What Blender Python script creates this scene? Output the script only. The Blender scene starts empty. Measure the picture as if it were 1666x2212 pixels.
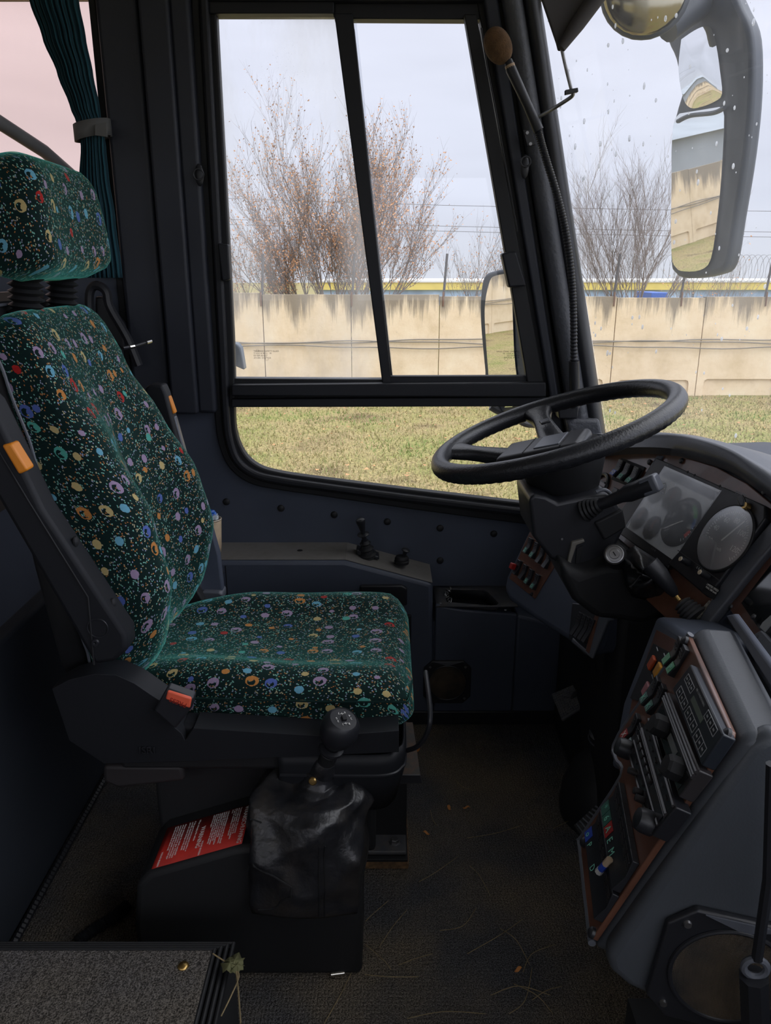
import bpy, bmesh, math, random
from mathutils import Vector as V, Matrix
random.seed(7)
D = bpy.data; SC = bpy.context.scene; COL = SC.collection
# ------------------------------------------------------------------ camera, world, exposure
PITCH = math.radians(17.4); FPX = 1664.0; CAM = V((0, 0, 1.3))
cam = D.objects.new('camera', D.cameras.new('camera')); COL.objects.link(cam)
cam.data.sensor_fit = 'VERTICAL'; cam.data.sensor_height = 24; cam.data.lens = 24*FPX/2212
cam.data.clip_start = .02; cam.data.clip_end = 600
cam.location = CAM; cam.rotation_euler = (math.pi/2-PITCH, 0, 0); SC.camera = cam
SC.view_settings.view_transform = 'Standard'; SC.view_settings.look = 'None'
SC.view_settings.gamma = 1; SC.view_settings.use_curve_mapping = False
SC.view_settings.exposure = 0.0
SKY_STRENGTH = 2.9; SUNWARD = 2.2
w = D.worlds.new('overcast_sky'); SC.world = w; w.use_nodes = True; nt = w.node_tree; nt.nodes.clear()
def wn(t, **k):
    n = nt.nodes.new(t)
    for a, b in k.items(): setattr(n, a, b)
    return n
tc = wn('ShaderNodeTexCoord'); sep = wn('ShaderNodeSeparateXYZ'); nt.links.new(tc.outputs['Generated'], sep.inputs[0])
ramp = wn('ShaderNodeValToRGB'); nt.links.new(sep.outputs['Z'], ramp.inputs[0])
e = ramp.color_ramp.elements
e[0].position = 0.0; e[0].color = (.74, .76, .80, 1)
e[1].position = 1.0; e[1].color = (.78, .78, .78, 1)
e[0].color = (.27, .278, .30, 1)
x = e.new(.08); x.color = (.27, .28, .315, 1)
x = e.new(.33); x.color = (.31, .315, .355, 1)
mp = wn('ShaderNodeMapping'); mp.inputs['Scale'].default_value = (1, 1, 5); nt.links.new(tc.outputs['Generated'], mp.inputs[0])
nz = wn('ShaderNodeTexNoise'); nz.inputs['Scale'].default_value = 2.2; nz.inputs['Detail'].default_value = 3; nt.links.new(mp.outputs[0], nz.inputs['Vector'])
mr = wn('ShaderNodeMapRange'); mr.inputs[1].default_value = .3; mr.inputs[2].default_value = .7; mr.inputs[3].default_value = .88; mr.inputs[4].default_value = 1.1
nt.links.new(nz.outputs[0], mr.inputs[0])
mx = wn('ShaderNodeVectorMath', operation='SCALE'); nt.links.new(ramp.outputs[0], mx.inputs[0]); nt.links.new(mr.outputs[0], mx.inputs['Scale'])
# overcast sky is brightest around the veiled sun, high over the front right of the bus
nrm = wn('ShaderNodeVectorMath', operation='DOT_PRODUCT'); nt.links.new(tc.outputs['Generated'], nrm.inputs[0]); nrm.inputs[1].default_value = (.70, -.45, .56)
br = wn('ShaderNodeMapRange', interpolation_type='SMOOTHSTEP'); br.inputs[1].default_value = -.15; br.inputs[2].default_value = .95; br.inputs[3].default_value = 1.0; br.inputs[4].default_value = SUNWARD
nt.links.new(nrm.outputs['Value'], br.inputs[0])
mx2 = wn('ShaderNodeVectorMath', operation='SCALE'); nt.links.new(mx.outputs[0], mx2.inputs[0]); nt.links.new(br.outputs[0], mx2.inputs['Scale'])
bg = wn('ShaderNodeBackground'); bg.inputs['Strength'].default_value = SKY_STRENGTH; nt.links.new(mx2.outputs[0], bg.inputs[0])
wo = wn('ShaderNodeOutputWorld'); nt.links.new(bg.outputs[0], wo.inputs[0])

# ------------------------------------------------------------------ geometry helpers
RR = V((1, 0, 0)); FF = V((0, math.cos(PITCH), -math.sin(PITCH))); UU = V((0, math.sin(PITCH), math.cos(PITCH)))
def ray(u, v): return RR*((u-833)/FPX)+FF+UU*((1106-v)/FPX)
def onY(u, v, y): r = ray(u, v); return CAM+r*(y/r.y)
def onX(u, v, x): r = ray(u, v); return CAM+r*(x/r.x)
def onZ(u, v, z): r = ray(u, v); return CAM+r*((z-CAM.z)/r.z)
def onP(u, v, P, n): r = ray(u, v); return CAM+r*((P-CAM).dot(n)/r.dot(n))
class Pl:
    """a real, tilted panel face: w = horizontal axis pointing away, tilt back t degrees"""
    def __init__(s, P, wx, wy, t):
        s.P = P; s.w = V((wx, wy, 0)).normalized(); g = V((s.w.y, -s.w.x, 0)); t = math.radians(t); s.g = g
        s.n = (-g*math.cos(t)+V((0, 0, math.sin(t)))); s.up = g*math.sin(t)+V((0, 0, math.cos(t)))
    def at(s, u, v, off=0): return onP(u, v, s.P+s.n*off, s.n)
    def pts(s, px, off=0): return [s.at(u, v, off) for u, v in px]
class G:
    def __init__(s): s.v = []; s.f = []; s.uv = None
    def add(s, vs, fs):
        b = len(s.v); s.v += [tuple(p) for p in vs]; s.f += [tuple(b+i for i in f) for f in fs]; return s
    def prism(s, pts, vec):
        n = len(pts); vec = V(vec)
        a = [V(p) for p in pts]; b = [p+vec for p in a]
        return s.add(a+b, [tuple(range(n)), tuple(range(2*n-1, n-1, -1))]+[(i, (i+1) % n, n+(i+1) % n, n+i) for i in range(n)])
    def box(s, c, size, ax=None):
        c = V(c); X, Y, Z = ax if ax else (V((1, 0, 0)), V((0, 1, 0)), V((0, 0, 1)))
        X, Y, Z = X*size[0]/2, Y*size[1]/2, Z*size[2]/2
        return s.prism([c-X-Y-Z, c+X-Y-Z, c+X+Y-Z, c-X+Y-Z], Z*2)
    def box2(s, a, b):
        return s.box([(a[i]+b[i])/2 for i in range(3)], [abs(a[i]-b[i]) for i in range(3)])
    def tube(s, path, r, n=10, cap=True, up=None, flat=1.0):
        path = [V(p) for p in path]; m = len(path)
        rs = r if isinstance(r, (list, tuple)) else [r]*m
        prev = None; rows = []
        for i, p in enumerate(path):
            t = (path[min(i+1, m-1)]-path[max(i-1, 0)]).normalized()
            if prev is None:
                a = V(up) if up else (V((0, 0, 1)) if abs(t.z) < .9 else V((1, 0, 0)))
            else: a = prev
            x = (a-t*a.dot(t))
            if x.length < 1e-6: x = t.orthogonal()
            x.normalize(); y = t.cross(x); prev = x
            rows.append([p+(x*math.cos(2*math.pi*k/n)*flat+y*math.sin(2*math.pi*k/n))*rs[i] for k in range(n)])
        vs = [q for row in rows for q in row]
        fs = [(i*n+k, i*n+(k+1) % n, (i+1)*n+(k+1) % n, (i+1)*n+k) for i in range(m-1) for k in range(n)]
        if cap: fs += [tuple(range(n-1, -1, -1)), tuple((m-1)*n+k for k in range(n))]
        return s.add(vs, fs)
    def torus(s, c, ax, R, r, n=64, k=14, rf=None, a0=0, a1=2*math.pi, ref=None):
        c = V(c); ax = V(ax).normalized(); x = (V(ref)-ax*V(ref).dot(ax)).normalized() if ref else ax.orthogonal().normalized(); y = ax.cross(x)
        full = abs(a1-a0-2*math.pi) < 1e-6; vs = []; fs = []; m = n if full else n+1
        for i in range(m):
            th = a0+(a1-a0)*i/n; d = x*math.cos(th)+y*math.sin(th)
            for j in range(k):
                ph = 2*math.pi*j/k; rr = rf(th, ph) if rf else r
                vs.append(c+d*(R+rr*math.cos(ph))+ax*rr*math.sin(ph))
        for i in range(n if full else n):
            if not full and i == n: break
            i2 = (i+1) % m
            for j in range(k): fs.append((i*k+j, i2*k+j, i2*k+(j+1) % k, i*k+(j+1) % k))
        return s.add(vs, fs)
    def lathe(s, c, ax, prof, n=28, cap=True, sq=None):
        c = V(c); ax = V(ax).normalized(); x = ax.orthogonal().normalized(); y = ax.cross(x); vs = []; m = len(prof)
        for r, h in prof:
            for k in range(n):
                a = 2*math.pi*k/n; vs.append(c+ax*h+(x*math.cos(a)+y*math.sin(a))*r)
        fs = [(i*n+k, i*n+(k+1) % n, (i+1)*n+(k+1) % n, (i+1)*n+k) for i in range(m-1) for k in range(n)]
        if cap: fs += [tuple(range(n-1, -1, -1)), tuple((m-1)*n+k for k in range(n))]
        return s.add(vs, fs)
    def ball(s, c, r, n=16, sc=(1, 1, 1)):
        c = V(c); m = n//2; vs = []
        for i in range(1, m):
            t = math.pi*i/m
            for k in range(n):
                a = 2*math.pi*k/n; vs.append(c+V((math.sin(t)*math.cos(a)*sc[0], math.sin(t)*math.sin(a)*sc[1], math.cos(t)*sc[2]))*r)
        vs += [c+V((0, 0, r*sc[2])), c-V((0, 0, r*sc[2]))]; q = (m-1)*n
        fs = [(i*n+k, i*n+(k+1) % n, (i+1)*n+(k+1) % n, (i+1)*n+k) for i in range(m-2) for k in range(n)]
        fs += [(q, (k+1) % n, k) for k in range(n)]+[(q+1, q-n+k, q-n+(k+1) % n) for k in range(n)]
        return s.add(vs, fs)
    def grid(s, rows, closed=False, caps=False, uvs=None):
        n = len(rows[0]); m = len(rows); vs = [p for r in rows for p in r]; K = n if closed else n-1
        fs = [(i*n+k, i*n+(k+1) % n, (i+1)*n+(k+1) % n, (i+1)*n+k) for i in range(m-1) for k in range(K)]
        if caps: fs += [tuple(range(n-1, -1, -1)), tuple((m-1)*n+k for k in range(n))]
        return s.add(vs, fs)
def link(o, parent=None):
    COL.objects.link(o)
    if parent is not None:
        o.parent = parent
        if parent.type == 'EMPTY': o.matrix_parent_inverse = Matrix.Translation(-parent.location)
    return o
def ob(name, g, mat, parent=None, bev=0, seg=3, ang=35, sub=0, solid=0, fix=True):
    me = D.meshes.new(name); me.from_pydata(g.v, [], g.f); 
    if fix:
        b = bmesh.new(); b.from_mesh(me); bmesh.ops.recalc_face_normals(b, faces=b.faces); b.to_mesh(me); b.free()
    if g.uv:
        l = me.uv_layers.new(name='UVMap')
        for lp in me.loops: l.data[lp.index].uv = g.uv[lp.vertex_index]
    me.polygons.foreach_set('use_smooth', [True]*len(me.polygons)); me.set_sharp_from_angle(angle=math.radians(ang))
    o = D.objects.new(name, me); me.materials.append(mat); link(o, parent)
    if solid:
        m = o.modifiers.new('thickness', 'SOLIDIFY'); m.thickness = solid; m.offset = 0
    if bev:
        m = o.modifiers.new('bevel', 'BEVEL'); m.width = bev; m.segments = seg; m.limit_method = 'ANGLE'; m.angle_limit = math.radians(32); m.use_clamp_overlap = True; m.harden_normals = False
        me.polygons.foreach_set('use_smooth', [True]*len(me.polygons)); me.set_sharp_from_angle(angle=math.radians(60 if seg > 1 else 30))
    if sub:
        m = o.modifiers.new('sub', 'SUBSURF'); m.levels = sub; m.render_levels = sub
    return o
def tag(o, label, cat, group=None, kind=None):
    o['label'] = label; o['category'] = cat
    if group: o['group'] = group
    if kind: o['kind'] = kind
    return o
def thing(name, label, cat, loc, group=None):
    o = D.objects.new(name, None); o.empty_display_size = .05; COL.objects.link(o); o.location = V(loc); return tag(o, label, cat, group)
def struct(name, g, mat, parent=None, **k):
    o = ob(name, g, mat, parent, **k); o['kind'] = 'structure'; return o
def text(s, org, xa, ya, size, mat, parent, name='lettering', depth=.0003, align='LEFT', sx=1.0, space=1.0):
    c = D.curves.new(name, 'FONT'); c.body = s; c.size = size; c.extrude = depth; c.align_x = align; c.align_y = 'CENTER'; c.resolution_u = 2; c.space_line = space
    t = D.objects.new(name, c); me = D.meshes.new_from_object(t); D.objects.remove(t)
    xa = V(xa).normalized(); ya = V(ya); ya = (ya-xa*ya.dot(xa)).normalized(); za = xa.cross(ya)
    m = Matrix((( xa.x*sx, ya.x, za.x, org[0]), (xa.y*sx, ya.y, za.y, org[1]), (xa.z*sx, ya.z, za.z, org[2]), (0, 0, 0, 1)))
    me.transform(m); me.materials.clear(); me.materials.append(mat); o = D.objects.new(name, me); return link(o, parent)
def lerp(a, b, t): return a+(b-a)*t
def interp(tab, x):
    if x <= tab[0][0]: return tab[0][1]
    for (a, p), (b, q) in zip(tab, tab[1:]):
        if x <= b: t = (x-a)/(b-a); t = t*t*(3-2*t)*.5+t*.5; return p+(q-p)*t
    return tab[-1][1]
def smooth_path(pts, n=8):
    pts = [V(p) for p in pts]; out = []; m = len(pts)
    for i in range(m-1):
        p0 = pts[max(i-1, 0)]; p1 = pts[i]; p2 = pts[i+1]; p3 = pts[min(i+2, m-1)]
        for k in range(n):
            t = k/n; out.append(.5*((2*p1)+(p2-p0)*t+(2*p0-5*p1+4*p2-p3)*t*t+(3*p1-p0-3*p2+p3)*t**3))
    return out+[pts[-1]]

# ------------------------------------------------------------------ materials
MATS = {}
def lin(c): return tuple(((x/255)/12.92 if x/255 <= .04045 else ((x/255+.055)/1.055)**2.4) for x in c)
def newmat(name):
    m = D.materials.new(name); m.use_nodes = True; t = m.node_tree; t.nodes.clear(); MATS[name] = m
    out = t.nodes.new('ShaderNodeOutputMaterial'); return m, t, out
def N(t, ty, ins=None, **k):
    n = t.nodes.new(ty)
    for a, b in k.items(): setattr(n, a, b)
    for a, b in (ins or {}).items():
        if hasattr(b, 'is_output') or isinstance(b, bpy.types.NodeSocket): t.links.new(b, n.inputs[a])
        else: n.inputs[a].default_value = b
    return n
def rampn(t, fac, stops, const=False):
    r = N(t, 'ShaderNodeValToRGB', {0: fac}); cr = r.color_ramp
    if const: cr.interpolation = 'CONSTANT'
    cr.elements[0].position = stops[0][0]; cr.elements[0].color = (*stops[0][1], 1)
    cr.elements[1].position = stops[1][0]; cr.elements[1].color = (*stops[1][1], 1)
    for p, c in stops[2:]: cr.elements.new(p).color = (*c, 1)
    return r.outputs[0]
def mat(name, col, rough=.5, bump=None, var=None, metal=0, spec=.5, sheen=0, coat=0, dust=None):
    """col linear; bump=(scale,strength,dist); var=(scale,amount); dust=(scale,colour,amount)"""
    m, t, out = newmat(name); b = N(t, 'ShaderNodeBsdfPrincipled', {'Roughness': rough, 'Metallic': metal, 'Specular IOR Level': spec})
    c = (*col, 1); b.inputs['Base Color'].default_value = c; co = N(t, 'ShaderNodeTexCoord').outputs['Object']; cs = None
    if var:
        nz = N(t, 'ShaderNodeTexNoise', {'Vector': co, 'Scale': var[0], 'Detail': 4.0})
        cs = rampn(t, nz.outputs[0], [(.3, tuple(x*(1-var[1]) for x in col)), (.7, tuple(x*(1+var[1]) for x in col))])
    if dust:
        nz = N(t, 'ShaderNodeTexNoise', {'Vector': co, 'Scale': dust[0], 'Detail': 6.0, 'Roughness': .7})
        f = N(t, 'ShaderNodeMapRange', {0: nz.outputs[0], 1: .45, 2: .75, 3: 0.0, 4: dust[2]}).outputs[0]
        mxn = N(t, 'ShaderNodeMix', {0: f}, data_type='RGBA'); mxn.inputs[6].default_value = c; mxn.inputs[7].default_value = (*dust[1], 1)
        if cs: t.links.new(cs, mxn.inputs[6])
        cs = mxn.outputs[2]
    if cs: t.links.new(cs, b.inputs['Base Color'])
    if bump:
        nz = N(t, 'ShaderNodeTexNoise', {'Vector': co, 'Scale': bump[0], 'Detail': 3.0})
        bp = N(t, 'ShaderNodeBump', {'Height': nz.outputs[0], 'Strength': bump[1], 'Distance': bump[2] if len(bump) > 2 else .001}); t.links.new(bp.outputs[0], b.inputs['Normal'])
    if sheen: b.inputs['Sheen Weight'].default_value = sheen
    if coat: b.inputs['Coat Weight'].default_value = coat
    t.links.new(b.outputs[0], out.inputs[0]); return m
GREY = mat('blue_grey_plastic', (.062, .074, .105), .5, (900, .25, .0004), (3, .15))
GREY2 = mat('soft_grey_vinyl', (.10, .108, .128), .36, (350, .35, .0006), (4, .15))
TRIM = mat('pillar_trim', (.020, .023, .033), .55, (500, .2, .0004), (3, .15))
CONS = mat('console_grey', (.062, .069, .080), .4, (350, .3, .0006), (4, .15))
VINYL = mat('textured_vinyl', (.10, .105, .12), .5, (90, .8, .003), (4, .2))
BLACK = mat('black_plastic', (.015, .016, .020), .42, (700, .15, .0003))
SEATB = mat('seat_black_plastic', (.010, .011, .014), .55, (700, .15, .0003), spec=.3)
BLACKM = mat('matte_black', (.007, .0075, .009), .7, (300, .2, .0005))
RUB = mat('black_rubber', (.014, .0145, .016), .55, spec=.35)
ALU = mat('black_anodised', (.014, .015, .019), .5, (60, .05, .0005), spec=.35)
LEDGE = mat('dusty_ledge_top', (.16, .152, .142), .75, (400, .2, .0005), None, dust=(22, (.12, .11, .09), .8))
DUSTY = mat('dusty_plastic', (.055, .057, .066), .6, (400, .2, .0005), None, dust=(40, (.11, .095, .075), .7))
LEATH = mat('worn_leather', (.012, .0125, .015), .36, (60, .5, .004), (25, .4), dust=(14, (.05, .042, .034), .6))
WHEEL = mat('grained_wheel_skin', (.013, .014, .017), .34, (260, .6, .0012), (20, .2))
CHROME = mat('bright_metal', (.7, .68, .64), .22, metal=1)
STEEL = mat('dull_steel', (.35, .35, .36), .4, metal=1, var=(40, .3))
BRASS = mat('brass', (.5, .33, .12), .35, metal=1)
RUST = mat('rusty_plate', (.05, .045, .04), .7, (200, .4, .001), None, dust=(30, (.15, .07, .03), .7))
PLY = mat('old_plywood', (.16, .09, .04), .8, (120, .8, .002), (60, .6))
WHITE = mat('white_print', (.75, .75, .72), .5)
DIMW = mat('faded_print', (.35, .37, .38), .5)
CREAM = mat('cream_paper', (.55, .42, .28), .7, var=(60, .1))
ORANGE = mat('orange_plastic', (.75, .25, .02), .4)
REDB = mat('coral_red_button', (.75, .12, .06), .4)
REDS = mat('red_switch', (.35, .015, .012), .45)
BLUES = mat('blue_switch', (.02, .06, .4), .4)
GRNS = mat('green_switch', (.05, .28, .13), .45)
TEALS = mat('teal_switch', (.03, .12, .09), .45)
AMBS = mat('amber_switch', (.55, .25, .02), .45)
ORGS = mat('orange_switch', (.45, .07, .015), .45)
PINKS = mat('pink_switch', (.4, .16, .18), .45)
MINT = mat('mint_print', (.2, .6, .45), .5)
KNOB = mat('radio_plastic', (.035, .032, .034), .3)
LCD = mat('grey_green_lcd', (.14, .17, .14), .3)
STICKER = mat('red_sticker', (.42, .022, .015), .5, var=(30, .15))
FOAM = mat('brown_foam', (.12, .065, .028), .95, (300, .8, .002), (60, .3))
GREYP = mat('grey_paint', (.12, .12, .125), .5, var=(8, .2))
BROWN = mat('brown_grey_panel', (.05, .04, .034), .6, var=(6, .3))
TIE = mat('grey_strap', (.13, .13, .125), .7)
REFLD = mat('gauge_black', (.012, .012, .013), .5)
GGRN = mat('gauge_green', (.05, .35, .06), .5); GBLU = mat('gauge_blue', (.03, .12, .35), .5); GRED = mat('gauge_red', (.5, .05, .03), .5)
NEED = mat('gauge_needle', (.5, .12, .06), .5)
WOODM = mat('wood_trim', (.14, .06, .037), .3, (30, .1, .0005), (14, .35), coat=.3)
LINER = mat('pale_grey_lining', (.42, .42, .43), .7)
def fabric():
    m, t, out = newmat('dotted_velour'); uv = N(t, 'ShaderNodeUVMap').outputs[0]
    nz = N(t, 'ShaderNodeTexNoise', {'Vector': uv, 'Scale': 330.0, 'Detail': 1.0})
    jit = N(t, 'ShaderNodeVectorMath', {0: nz.outputs['Color'], 1: (.5, .5, .5)}, operation='SUBTRACT')
    jit = N(t, 'ShaderNodeVectorMath', {0: jit.outputs[0], 'Scale': .0032}, operation='SCALE')
    u2 = N(t, 'ShaderNodeVectorMath', {0: uv, 1: jit.outputs[0]}, operation='ADD').outputs[0]
    mp = N(t, 'ShaderNodeMapping', {'Vector': u2, 'Scale': (24.5, 19, 1)}).outputs[0]
    vo = N(t, 'ShaderNodeTexVoronoi', {'Vector': mp, 'Scale': 1.0, 'Randomness': .78}, voronoi_dimensions='2D')
    sp = N(t, 'ShaderNodeSeparateColor', {0: vo.outputs['Color']})
    rad = N(t, 'ShaderNodeMapRange', {0: sp.outputs[0], 1: 0., 2: 1., 3: .11, 4: .255}).outputs[0]
    disc = N(t, 'ShaderNodeMath', {0: vo.outputs['Distance'], 1: rad}, operation='LESS_THAN').outputs[0]
    inr = N(t, 'ShaderNodeMath', {0: rad, 1: .62}, operation='MULTIPLY').outputs[0]
    u3 = N(t, 'ShaderNodeVectorMath', {0: mp, 1: (.05, .03, 0)}, operation='ADD').outputs[0]
    vo2 = N(t, 'ShaderNodeTexVoronoi', {'Vector': u3, 'Scale': 1.0, 'Randomness': .78}, voronoi_dimensions='2D')
    hole = N(t, 'ShaderNodeMath', {0: vo2.outputs['Distance'], 1: inr}, operation='LESS_THAN').outputs[0]
    hasr = N(t, 'ShaderNodeMath', {0: sp.outputs[0], 1: .55}, operation='GREATER_THAN').outputs[0]
    hole = N(t, 'ShaderNodeMath', {0: hole, 1: hasr}, operation='MULTIPLY').outputs[0]
    u4 = N(t, 'ShaderNodeVectorMath', {0: mp, 1: (-.075, .05, 0)}, operation='ADD').outputs[0]
    vo3 = N(t, 'ShaderNodeTexVoronoi', {'Vector': u4, 'Scale': 1.0, 'Randomness': .78}, voronoi_dimensions='2D')
    core = N(t, 'ShaderNodeMath', {0: vo3.outputs['Distance'], 1: .105}, operation='LESS_THAN').outputs[0]
    hole = N(t, 'ShaderNodeMath', {0: hole, 1: core}, operation='SUBTRACT', use_clamp=True).outputs[0]
    disc = N(t, 'ShaderNodeMath', {0: disc, 1: hole}, operation='SUBTRACT', use_clamp=True).outputs[0]
    pal = rampn(t, sp.outputs[1], [(0, (.30, .22, .34)), (.27, (.08, .12, .36)), (.42, (.13, .34, .46)), (.54, (.46, .36, .16)), (.70, (.46, .19, .05)), (.84, (.36, .015, .015)), (.92, (.08, .34, .28))], True)
    m3 = N(t, 'ShaderNodeMapping', {'Vector': u2, 'Scale': (400, 250, 1), 'Rotation': (0, 0, .5)}).outputs[0]
    vs = N(t, 'ShaderNodeTexVoronoi', {'Vector': m3, 'Scale': 1.0, 'Randomness': 1.0}, voronoi_dimensions='2D')
    ss = N(t, 'ShaderNodeSeparateColor', {0: vs.outputs['Color']})
    sel = N(t, 'ShaderNodeMath', {0: ss.outputs[0], 1: .74}, operation='GREATER_THAN').outputs[0]
    near = N(t, 'ShaderNodeMath', {0: vs.outputs['Distance'], 1: .40}, operation='LESS_THAN').outputs[0]
    sel = N(t, 'ShaderNodeMath', {0: sel, 1: near}, operation='MULTIPLY').outputs[0]
    pal2 = rampn(t, ss.outputs[1], [(0, (.2, .46, .38)), (.4, (.42, .38, .24)), (.6, (.3, .33, .46)), (.8, (.4, .16, .05))], True)
    a = N(t, 'ShaderNodeMix', {0: sel, 7: pal2}, data_type='RGBA'); a.inputs[6].default_value = (.004, .015, .014, 1)
    c = N(t, 'ShaderNodeMix', {0: disc, 6: a.outputs[2], 7: pal}, data_type='RGBA')
    rib = N(t, 'ShaderNodeTexWave', {'Vector': uv, 'Scale': 120.0}, bands_direction='Y')
    bp = N(t, 'ShaderNodeBump', {'Height': rib.outputs[0], 'Strength': .35, 'Distance': .0008})
    b = N(t, 'ShaderNodeBsdfPrincipled', {'Base Color': c.outputs[2], 'Roughness': .85, 'Normal': bp.outputs[0], 'Specular IOR Level': .15, 'Sheen Weight': .6, 'Sheen Roughness': .35, 'Sheen Tint': (.15, .75, .62, 1)})
    t.links.new(b.outputs[0], out.inputs[0]); return m
FABRIC = fabric()
def carpet(name, col, sc, dirt):
    m, t, out = newmat(name); co = N(t, 'ShaderNodeTexCoord').outputs['Object']
    mp = N(t, 'ShaderNodeMapping', {'Vector': co, 'Scale': (sc, sc*.8, sc)}).outputs[0]
    vo = N(t, 'ShaderNodeTexVoronoi', {'Vector': mp, 'Scale': 1.0, 'Randomness': .45})
    n2 = N(t, 'ShaderNodeTexNoise', {'Vector': co, 'Scale': 420.0, 'Detail': 2.0})
    n3 = N(t, 'ShaderNodeTexNoise', {'Vector': co, 'Scale': 3.2, 'Detail': 4.0})
    f = N(t, 'ShaderNodeMapRange', {0: n3.outputs[0], 1: .40, 2: .62, 3: 0., 4: .8}).outputs[0]
    a = N(t, 'ShaderNodeMix', {0: f}, data_type='RGBA'); a.inputs[6].default_value = (*col, 1); a.inputs[7].default_value = (*dirt, 1)
    g = rampn(t, n2.outputs[0], [(.38, (.45, .45, .45)), (.62, (1.9, 1.9, 1.9))])
    mu = N(t, 'ShaderNodeMix', {0: 1., 6: a.outputs[2], 7: g}, data_type='RGBA', blend_type='MULTIPLY')
    h = N(t, 'ShaderNodeMath', {0: vo.outputs['Distance'], 1: -1.}, operation='MULTIPLY').outputs[0]
    h = N(t, 'ShaderNodeMath', {0: n2.outputs[0], 1: .8, 2: h}, operation='MULTIPLY_ADD').outputs[0]
    bp = N(t, 'ShaderNodeBump', {'Height': h, 'Strength': 1., 'Distance': .006})
    b = N(t, 'ShaderNodeBsdfPrincipled', {'Base Color': mu.outputs[2], 'Roughness': .95, 'Normal': bp.outputs[0], 'Specular IOR Level': .2})
    t.links.new(b.outputs[0], out.inputs[0]); return m
CARPET = carpet('floor_carpet', (.066, .066, .07), 150, (.15, .12, .082))
CARPET2 = carpet('step_carpet', (.065, .063, .067), 62, (.09, .078, .062))
def glass(name, tint=(.97, .98, 1), haze=None, gl=.6):
    m, t, out = newmat(name)
    tr = N(t, 'ShaderNodeBsdfTransparent', {0: (*tint, 1)}); go = N(t, 'ShaderNodeBsdfGlossy', {'Roughness': .0, 'Color': (1, 1, 1, 1)})
    fr = N(t, 'ShaderNodeFresnel', {'IOR': 1.45}).outputs[0]; fr = N(t, 'ShaderNodeMath', {0: fr, 1: gl}, operation='MULTIPLY').outputs[0]
    a = N(t, 'ShaderNodeMixShader', {0: fr, 1: tr.outputs[0], 2: go.outputs[0]})
    if haze:
        co = N(t, 'ShaderNodeTexCoord').outputs['Object']
        mp = N(t, 'ShaderNodeMapping', {'Vector': co, 'Scale': (1, 1, .35)}).outputs[0]
        nz = N(t, 'ShaderNodeTexNoise', {'Vector': mp, 'Scale': haze[0], 'Detail': 5.0, 'Roughness': .6})
        f = N(t, 'ShaderNodeMapRange', {0: nz.outputs[0], 1: .4, 2: .7, 3: haze[1], 4: haze[2]}).outputs[0]
        df = N(t, 'ShaderNodeBsdfTranslucent', {0: (.9, .92, .97, 1)})
        a = N(t, 'ShaderNodeMixShader', {0: f, 1: a.outputs[0], 2: df.outputs[0]})
    t.links.new(a.outputs[0], out.inputs[0]); return m
GLASS = glass('window_glass'); GLASSH = glass('misted_glass', haze=(5, .0, .22)); WSH = glass('windscreen_glass', haze=(3, .01, .06))
GLASSP = glass('tinted_rear_glass', (1.0, .86, .82), haze=(3, .05, .1))
def lensm():
    m, t, out = newmat('hazy_dial_lens'); tr = N(t, 'ShaderNodeBsdfTransparent', {0: (1, 1, 1, 1)})
    go = N(t, 'ShaderNodeBsdfGlossy', {'Roughness': .33, 'Color': (.95, .97, 1, 1)}); co = N(t, 'ShaderNodeTexCoord').outputs['Object']
    nz = N(t, 'ShaderNodeTexNoise', {'Vector': co, 'Scale': 9.0, 'Detail': 2.0})
    f = N(t, 'ShaderNodeMapRange', {0: nz.outputs[0], 1: .35, 2: .65, 3: .19, 4: .34}).outputs[0]
    a = N(t, 'ShaderNodeMixShader', {0: f, 1: tr.outputs[0], 2: go.outputs[0]}); t.links.new(a.outputs[0], out.inputs[0]); return m
LENS = lensm()
MIRROR = mat('mirror_glass', (.82, .83, .84), .01, metal=1)
# ------------------------------------------------------------------ outside: ground, wall, trees, shed
GZ = -1.6; WY = 18.7
def ground_mat():
    m, t, out = newmat('rough_grass_ground'); co = N(t, 'ShaderNodeTexCoord').outputs['Object']
    n1 = N(t, 'ShaderNodeTexNoise', {'Vector': co, 'Scale': .55, 'Detail': 6.0, 'Roughness': .65}); n2 = N(t, 'ShaderNodeTexNoise', {'Vector': co, 'Scale': 22.0, 'Detail': 5.0})
    c1 = rampn(t, n1.outputs[0], [(.34, (.16, .125, .075)), (.46, (.34, .28, .15)), (.56, (.29, .27, .12)), (.68, (.2, .23, .08))])
    c2 = rampn(t, n2.outputs[0], [(.3, (.45, .45, .45)), (.65, (1.25, 1.2, 1.1))])
    mu = N(t, 'ShaderNodeMix', {0: 1., 6: c1, 7: c2}, data_type='RGBA', blend_type='MULTIPLY')
    bp = N(t, 'ShaderNodeBump', {'Height': n2.outputs[0], 'Strength': .8, 'Distance': .05})
    b = N(t, 'ShaderNodeBsdfPrincipled', {'Base Color': mu.outputs[2], 'Roughness': 1., 'Normal': bp.outputs[0], 'Specular IOR Level': .1}); t.links.new(b.outputs[0], out.inputs[0]); return m
g = G(); g.add([(-150, -60, GZ), (120, -60, GZ), (120, 200, GZ), (-150, 200, GZ)], [(0, 1, 2, 3)])
struct('ground', g, ground_mat())
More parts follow.
